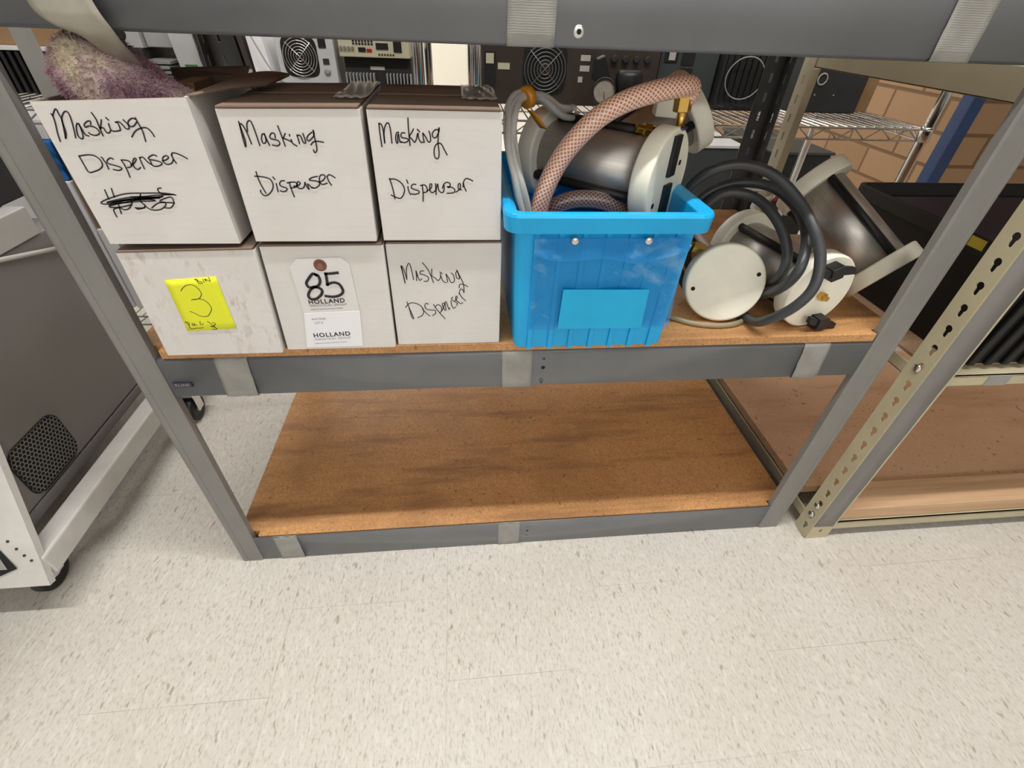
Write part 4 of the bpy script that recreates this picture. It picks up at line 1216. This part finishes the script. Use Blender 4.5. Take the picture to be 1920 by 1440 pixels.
m.build('rib', M['binblack'], bb, bevel=.003)
m = MB(); m.box((X0 - .0012, .058, .664), (X0 - .0108, .086, .680)); m.build('yellow_label', M['yellowp'], bb)
m = MB(); m.hexa([(1.40,.02,.52),(1.90,.02,.52),(1.90,.35,.52),(1.40,.35,.52),(1.36,.005,.664),(1.95,.005,.664),(1.95,.33,.668),(1.36,.33,.668)])
tag(m.build('plastic_tray', M['navy'], bevel=.006), 'dark navy plastic tray inside the large black bin', 'tray')

# ---------------------------------------------------------------- chrome wire racks behind
def wire_rack(x0, x1, y0, y1, levels, label, h=1.75, front=True):
    t = thing('wire_rack', ((x0 + x1)/2, (y0 + y1)/2, 0), label, 'rack', 'chrome wire racks behind the grey unit')
    for x in (x0, x1):
        for y in (y0, y1):
            m = MB(); prof = [(0, .0127), (h, .0127)]
            m.lathe((x, y, 0), (0, 0, 1), prof, 16); m.build('post', M['chrome'], t)
    for z in levels:
        for x in (x0, x1):
            for y in (y0, y1):
                m = MB(); m.lathe((x, y, z - .034), (0, 0, 1), [(0, .0165), (.030, .0155), (.036, .0150)], 16); m.build('collar', M['chrome'], t)
        m = MB()
        nn = int((x1 - x0 - .04)/.026)
        for i in range(nn + 1):
            xx = x0 + .02 + (x1 - x0 - .04)*i/nn
            m.tube([(xx, y0, z - .0022), (xx, y1, z - .0022)], .0022, 5, cap=False)
        for yy in (y0 + .15, y0 + .31):
            m.tube([(x0, yy, z - .0075), (x1, yy, z - .0075)], .0032, 6, cap=False)
        d = m.build('wire_deck', M['chrome'], t)
        m = MB()
        for (a, bq) in (((x0, y0), (x1, y0)), ((x0, y1), (x1, y1)), ((x0, y0), (x0, y1)), ((x1, y0), (x1, y1))):
            A = Vector((a[0], a[1], 0)); B = Vector((bq[0], bq[1], 0)); L = (B - A).length; dr = (B - A)/L
            for zz in (z - .0045, z - .032):
                m.tube([A + dr*.012 + Vector((0,0,zz)), B - dr*.012 + Vector((0,0,zz))], .0030, 6, cap=False)
            n = int(L/.040); pts = []
            for k in range(n + 1):
                pts.append(A + dr*(.014 + (L - .028)*k/n) + Vector((0, 0, z - .0055 if k % 2 else z - .031)))
            m.tube(pts, .0022, 5, cap=False)
        m.build('edge_truss', M['chrome'], t)
    return t
ZS = .731
wire_rack(.535, 1.738, .700, 1.157, (.20, ZS), 'chrome wire rack holding the dark rack instruments, behind right')
wire_rack(-.808, .404, .700, 1.157, (.20, ZS), 'chrome wire rack holding the power supplies, behind the white boxes')

GEAR = 'electronics on the wire rack behind'
def fan_grille(c, r, parent, frame='black', rings=6, wire='wire', cross=True):
    x, y, z = c
    m = MB(); m.add([(x + r*1.08*math.copysign(abs(math.cos(a))**.45, math.cos(a)), y - .0006, z + r*1.08*math.copysign(abs(math.sin(a))**.45, math.sin(a))) for a in [2*PI*k/32 for k in range(32)]], [list(range(32))]); f = m.build('fan_recess', M[frame], parent)
    m = MB(); m.lathe((x, y - .0007, z), (0, -1, 0), [(0, r*.32), (.002, r*.30)], 20); m.build('fan_hub', M['darkcase'], f)
    m = MB()
    for k in range(rings):
        m.torus((x, y - .004, z), (0, 1, 0), r*(.22 + .78*k/(rings-1)), .0011, 36, 5)
    if cross:
        for sg in (1, -1):
            d = r*.76
            m.tube([(x - d, y - .005, z - sg*d), (x + d, y - .005, z + sg*d)], .0011, 5)
    m.build('fan_grille', M[wire], parent)

# dark rack instrument with fan, gauge side
e1 = thing('rack_instrument', (.79, 1.05, ZS), 'dark brown rack instrument with round fan grille above the blue bin', 'instrument', GEAR)
m = MB(); m.box((.553, .880, ZS + .004), (1.030, 1.15, .905)); m.build('case', M['darkcase'], e1, bevel=.002)
fan_grille((.7215, .880, .8170), .0545, e1)
m = MB(); m.box((.562, .8785, .775), (.592, .8805, .852)); sw = m.build('power_inlet', M['slot'], e1)
m = MB(); m.box((.566, .8775, .826), (.586, .879, .848)); m.build('inlet_label', M['bone'], sw)
m = MB(); m.box((.597, .879, .814), (.628, .8805, .828)); m.build('label_strip', M['bone'], e1)
for (xx, zz, w) in ((.815, .838, .026), (.815, .815, .026), (.813, .79, .012)):
    m = MB(); m.box((xx, .879, zz), (xx + w, .8805, zz + .013)); m.build('label_strip', M['label'], e1)
for xx in (.905, .935, .965, .995):
    m = MB(); m.lathe((xx, .880, .845), (0, -1, 0), [(0, .009), (.008, .009), (.009, .006)], 12); m.build('connector', M['blackmatte'], e1)
# panel-mounted grey instrument to its right
e1b = thing('rack_instrument', (1.12, 1.05, ZS), 'grey instrument with square connectors behind the copper hose', 'instrument', GEAR)
m = MB(); m.box((1.040, .905, ZS + .004), (1.205, 1.15, .895)); m.build('case', M['teal'], e1b, bevel=.002)
for (a, c2) in ((1.052, .84), (1.100, .835), (1.100, .80)):
    m = MB(); m.box((a, .903, c2), (a + .036, .9055, c2 + .028)); m.build('connector', M['black'], e1b)
m = MB(); m.box((1.062, .9015, .845), (1.080, .9035, .864)); m.build('label_strip', M['label'], e1b)
# pressure regulator with gauge
rg = thing('pressure_gauge', (.86, .80, ZS), 'round dial pressure gauge with black body above the steel tube', 'gauge')
g0 = Vector((.862, .780, .7835)); gx = Vector((-.25, -.93, .12)).normalized()
m = MB(); m.lathe(g0 + gx*-.022, gx, [(0, .030), (.020, .031), (.024, .030), (.0242, .0265), (.021, .0262)], 32, 0, True, True, False); m.build('bezel', M['black'], rg)
m = MB(); m.lathe(g0 + gx*-.002, gx, [(0, .0268), (.001, .0268)], 32); dl = m.build('dial', M['dial'], rg)
m = MB(); u_ = gx.orthogonal().normalized(); w_ = gx.cross(u_)
for k in range(22):
    a = 2*PI*k/28 + .4
    p = g0 + gx*-.0008 + (u_*math.cos(a) + w_*math.sin(a))*.0215; q = g0 + gx*-.0008 + (u_*math.cos(a) + w_*math.sin(a))*.0245
    m.tube([p, q], .0005, 4)
m.tube([g0 + gx*-.0006, g0 + gx*-.0006 + (u_*.6 + w_*.8)*.019], .0008, 4)
m.build('dial_marks', M['ink'], dl)
m = MB(); m.lathe((.925, .79, ZS + .003), (0, 0, 1), [(0, .020), (.025, .020), (.026, .034), (.085, .034), (.095, .028)], 28); m.build('regulator_body', M['black'], rg)
m = MB(); m.cyl((.875, .800, .775), (.925, .79, .765), .010, 12); m.build('pipe', M['brass'], rg)
m = MB(); m.hexa([(.835,.792,.803),(.880,.792,.803),(.880,.83,.803),(.835,.83,.803),(.838,.792,.850),(.858,.792,.858),(.858,.83,.858),(.838,.83,.850)]); m.build('mount_block', M['black'], rg, bevel=.003)

# white computer power supply
e4 = thing('power_supply', (.12, .95, ZS), 'white power supply with round fan grille and mains socket', 'power supply', GEAR)
m = MB(); m.box((.046, .880, ZS + .0005), (.186, 1.03, .888)); m.build('case', M['silver'], e4, bevel=.0015)
fan_grille((.1015, .880, .8260), .0400, e4, rings=6, wire='chrome')
m = MB(); m.box((.150, .8785, .846), (.168, .8805, .871)); m.build('mains_socket', M['slot'], e4)
m = MB(); m.box((.155, .8785, .812), (.170, .8805, .824)); m.build('switch', M['darkcase'], e4)
m = MB(); m.lathe((.162, .880, .797), (0, -1, 0), [(0, .0075), (.003, .0075), (.004, .004)], 16); m.build('round_connector', M['greycase'], e4)
# bone coloured test instrument on black amplifier
e3 = thing('amplifier', (.28, .95, ZS), 'black finned amplifier under the bone coloured instrument', 'amplifier', GEAR)
m = MB(); m.box((.205, .895, ZS + .0005), (.372, 1.13, .8290)); m.build('case', M['blackmatte'], e3, bevel=.001)
m = MB()
for k in range(20):
    xx = .207 + .0085*k
    if 9 <= k <= 11: continue
    m.box((xx, .872, ZS + .001), (xx + .0028, .8955, .796))
m.build('heat_sink', M['greycase'], e3)
m = MB(); m.box((.268, .8935, .802), (.304, .896, .810)); m.build('name_plate', M['label'], e3)
e2 = thing('test_instrument', (.28, .95, .829), 'bone coloured test instrument with rows of dark keys', 'instrument', GEAR)
m = MB(); m.box((.198, .880, .8294), (.372, 1.13, .905)); m.build('case', M['bone'], e2, bevel=.0015)
for k in range(4):
    m = MB(); m.lathe((.204 + .0095*k, .880, .8485), (0, -1, 0), [(0, .004), (.004, .0035)], 10); m.build('terminal', M['chrome'], e2)
for (a, c2, w, hh) in ((.246, .841, .018, .009), (.290, .847, .030, .013), (.333, .842, .020, .022)):
    m = MB(); m.box((a, .8785, c2), (a + w, .8805, c2 + hh)); m.build('display', M['black'], e2)
for r_ in range(2):
    for k in range(7):
        m = MB(); m.box((.233 + .0075*k, .879, .8555 + .0055*r_), (.238 + .0075*k, .8805, .859 + .0055*r_)); m.build('key', M['black'], e2)
for k in range(6):
    m = MB(); m.box((.294 + .007*k, .879, .8345), (.2985 + .007*k, .8805, .838)); m.build('key', M['darkcase'], e2)
m = MB(); m.box((.266, .879, .8405), (.279, .8805, .8475)); m.build('key', M['red'], e2)
# white boards leaning beside the power supply
m = MB(); m.hexa([(-.005,.860,ZS+.0005),(.036,.868,ZS+.0005),(.036,1.06,ZS+.0005),(-.005,1.06,ZS+.0005),(-.018,.872,.900),(.014,.880,.900),(.014,1.06,.900),(-.018,1.06,.900)])
tag(m.build('leaning_board', M['white'], bevel=.001), 'plain white upright panel left of the fan power supply', 'panel', GEAR)
m = MB(); m.tube(smooth_path([(-.008,.855,.895),(.010,.852,.850),(.030,.852,.805),(.050,.850,.780),(.085,.852,.766),(.11,.852,.768)], 6), .0020, 8)
tag(m.build('cable', M['label']), 'thin cream cable hanging in front of the white panel', 'cable')
# dark upright cards
for k in range(6):
    x = -.128 + .0195*k
    m = MB(); m.hexa([(x,.885,ZS+.0005),(x+.0145,.885,ZS+.0005),(x+.0145,1.05,ZS+.0005),(x,1.05,ZS+.0005),(x-.018,.895,.885),(x-.004,.895,.885),(x-.004,1.05,.885),(x-.018,1.05,.885)], mat=0)
    card = m.build('circuit_module', [M['blackmatte'], M['black'], M['darkcase']][k % 3], bevel=.001)
    tag(card, ('dark upright module, %s in the row left of the white panel' % ('leftmost', 'second from left', 'third from left', 'third from right', 'second from right', 'rightmost')[k]), 'module', 'dark modules in a row')
    q = MB(); q.hexa([(x+.003-.004*k%1,.8835,.765+.004*(k%3)),(x+.009,.8835,.765+.004*(k%3)),(x+.009,.8850,.765+.004*(k%3)),(x+.003,.8850,.765+.004*(k%3)),(x-.001,.8865,.792+.004*(k%2)),(x+.005,.8865,.792+.004*(k%2)),(x+.005,.888,.792+.004*(k%2)),(x-.001,.888,.792+.004*(k%2))])
    q.build('module_label', M['label'], card)
# grey meter with green label
e7 = thing('meter', (-.16, .93, ZS), 'pale grey meter with dark green label left of the dark modules', 'meter', GEAR)
m = MB(); m.hexa([(-.190,.880,ZS+.012),(-.136,.880,ZS+.012),(-.136,1.05,ZS+.012),(-.190,1.05,ZS+.012),(-.205,.892,.895),(-.148,.892,.895),(-.148,1.05,.895),(-.205,1.05,.895)]); m.build('case', M['palegrey'], e7, bevel=.002)
m = MB(); m.box((-.180, .8795, .790), (-.152, .8825, .802)); m.build('green_label', M['green'], e7)
m = MB(); m.box((-.200, .850, ZS + .0005), (-.130, 1.0, ZS + .0125)); m.build('base', M['greycase'], e7, bevel=.002)
for k in range(4):
    m = MB(); m.tube(smooth_path([(-.137+.004*k,.885,.890),(-.131+.004*k,.872,.850),(-.134+.005*k,.870,.810),(-.122+.004*k,.872,.775),(-.112+.003*k,.875,ZS+.004)], 5), .0014, 6)
    tag(m.build('cable', M['blackmatte']), 'thin black cable hanging between the grey meter and the dark modules', 'cable', 'thin cables by the meter')
# stack of grey plates
for k in range(8):
    m = MB(); m.box((-.272 + .002*(k % 3), .868 + .003*(k % 2), ZS + .0008 + .0100*k), (-.212 + .003*(k % 2), 1.02, ZS + .0078 + .0100*k))
    tag(m.build('metal_plate', M['midgrey'], bevel=.001), 'thin grey plate, %s from the bottom of the pile behind the fleece' % ('first', 'second', 'third', 'fourth', 'fifth', 'sixth', 'seventh', 'eighth')[k], 'plate', 'stacked grey plates')
# grey case at the back over the plates
e9 = thing('power_supply', (-.29, .99, ZS), 'grey power supply with two dark sockets behind the hanging tape', 'power supply', GEAR)
m = MB(); m.box((-.400, .905, .8300), (-.275, 1.10, .900)); m.build('case', M['palegrey'], e9, bevel=.002)
m = MB(); m.box((-.400, .900, ZS + .0005), (-.278, 1.10, .8295)); m.build('lower_case', M['blackmatte'], e9, bevel=.002)
for xx in (-.372, -.318):
    m = MB(); m.lathe((xx, .905, .858), (0, -1, 0), [(0, .014), (.003, .013)], 20); m.build('socket', M['slot'], e9)
m = MB(); m.box((-.272, .92, .832), (-.214, 1.08, .892)); tag(m.build('grey_carton', M['greycase'], bevel=.002), 'plain grey box right of the two socket power supply', 'box', GEAR)
# black finned heat sink at the far left
hk = thing('heat_sink', (-.50, .93, ZS), 'black finned heat sink left of the pale rack post', 'heat sink', GEAR)
m = MB(); m.box((-.62, .90, ZS + .0005), (-.40, 1.08, .820)); m.build('base', M['blackmatte'], hk)
m = MB()
for k in range(13):
    m.box((-.62 + .017*k, .872, ZS + .001), (-.612 + .017*k, .9005, .818))
m.build('fins', M['black'], hk)
m = MB(); m.box((-.64, .868, .8206), (-.395, 1.08, .8276)); tag(m.build('white_strip', M['white'], bevel=.001), 'flat white strip lying on the black heat sink, far left', 'strip', GEAR)
m = MB(); m.box((-.66, .90, .8280), (-.44, 1.08, .8800)); tag(m.build('tan_carton', M['carton'], bevel=.002), 'tan carton above the black heat sink, far left', 'box', GEAR)
# black coiled equipment right of the instruments
e10 = thing('motor_unit', (1.27, .95, ZS), 'black ribbed motor unit with a wire loop behind the copper hose end', 'motor', GEAR)
m = MB(); m.box((1.215, .885, ZS + .0005), (1.345, 1.10, .885)); m.build('housing', M['blackmatte'], e10, bevel=.006)
m = MB()
for k in range(7):
    m.box((1.220 + .018*k, .878, ZS + .03), (1.226 + .018*k, .8855, .880))
m.build('fins', M['black'], e10)
m = MB(); m.torus((1.275, .868, .812), (.2, 1, .1), .050, .0016, 40, 6); m.build('wire_loop', M['greycase'], e10)
m = MB(); m.torus((1.215, .845, .7480), (.05, .1, 1), .030, .0022, 24, 6); m.build('wire_loop', M['black'], e10)
# black box with ring mark
e11 = thing('black_case', (1.55, .95, ZS), 'flat black case with a grey ring on the wire rack, right', 'case', GEAR)
m = MB(); m.box((1.455, .885, ZS + .0005), (1.655, 1.12, .880)); m.build('housing', M['blackmatte'], e11, bevel=.004)
m = MB(); m.torus((1.514, .8835, .815), (0, 1, 0), .0135, .0022, 28, 6); m.build('ring', M['greycase'], e11)
for xx in (1.504, 1.562):
    m = MB(); m.lathe((xx + .004, .885, .777), (0, -1, 0), [(0, .003), (.002, .002)], 10); m.build('screw', M['zinc'], e11)
m = MB(); m.box((1.662, .93, ZS + .0005), (1.726, 1.13, .900)); tag(m.build('brown_carton', M['carton'], bevel=.002), 'brown carton at the right end of the wire rack', 'box', GEAR)
# things on the bottom of the left rack seen through the gap beside the boxes
m = MB(); m.box((-.72, .745, .2005), (-.490, 1.10, .560)); tag(m.build('white_carton', M['white'], bevel=.003), 'white carton on the lowest rack shelf, seen left of the box stack', 'box', GEAR)
m = MB(); m.box((-.70, .75, .5610), (-.492, 1.08, .652)); tag(m.build('blue_tote', M['blue'], bevel=.004), 'blue plastic tote seen between the left post and the boxes', 'tote', GEAR)
m = MB(); m.box((-.69, .76, .6530), (-.495, 1.06, .697)); tag(m.build('white_carton', M['white'], bevel=.002), 'small white carton on top of the blue tote', 'box', GEAR)

m = MB(); m.box((-.482, .748, .4405), (-.24, 1.08, .664)); tag(m.build('brown_carton', M['carton'], bevel=.002), 'brown carton seen in the gap between the left post and the box stack', 'box', GEAR)

m = MB(); m.box((-.482, .740, .2005), (-.24, 1.08, .440)); tag(m.build('white_carton', M['white'], bevel=.002), 'white carton under the brown carton, low in the gap left of the boxes', 'box', GEAR)

# ---------------------------------------------------------------- grey rack at far left behind the cart
lr = thing('steel_rack', (-.62, .64, 0), 'pale grey steel rack post left of the fleece', 'rack')
m = MB(); m.box((-.356, .612, 0), (-.316, .615, 1.4)); m.box((-.356, .615, 0), (-.353, .652, 1.4)); m.build('post', M['post'], lr, bevel=.001)
m = MB(); m.box((-.920, .612, 0), (-.880, .615, 1.4)); m.box((-.920, .615, 0), (-.917, .652, 1.4)); m.build('post', M['post'], lr, bevel=.001)
m = MB(); m.box((-.88, .613, 1.20), (-.356, .616, 1.27)); m.build('beam', M['post'], lr, bevel=.001)

# ---------------------------------------------------------------- floor standing things far behind, right
tc = thing('floor_cabinet', (1.55, 1.75, 0), 'teal grey cabinet standing on the floor behind the hose coil', 'cabinet')
m = MB(); m.box((1.30, 1.56, .02), (1.73, 2.0, .490)); m.build('cabinet_body', M['teal'], tc, bevel=.004)
m = MB(); m.box((1.29, 1.55, .4905), (1.74, 2.01, .502)); m.build('cabinet_top', M['silver'], tc, bevel=.002)
m = MB(); m.box((1.31, 1.57, 0), (1.72, 1.99, .02)); m.build('plinth', M['black'], tc)
bc = thing('floor_cabinet', (2.0, 1.7, 0), 'black cabinet standing on the floor behind the leaning steel tube', 'cabinet')
m = MB(); m.box((1.83, 1.46, .0), (2.09, 1.95, .490)); m.build('cabinet_body', M['black'], bc, bevel=.004)
m = MB(); m.box((1.82, 1.45, .4905), (2.10, 1.96, .502)); m.build('cabinet_top', M['teal'], bc, bevel=.003)
m = MB(); m.box((1.845, 1.455, .300), (1.93, 1.461, .380)); m.build('red_panel', M['red'], bc)
bp_ = thing('blue_post', (2.74, 1.56, 0), 'dark blue steel post in front of the tan block wall', 'post')
m = MB(); m.box((2.705, 1.55, 0), (2.765, 1.556, 2.2)); m.box((2.705, 1.556, 0), (2.711, 1.61, 2.2)); m.build('upright', M['bluepaint'], bp_, bevel=.001)
m = MB(); m.box((2.665, 1.53, 0), (2.805, 1.65, .006)); m.build('foot_plate', M['bluepaint'], bp_, bevel=.001)
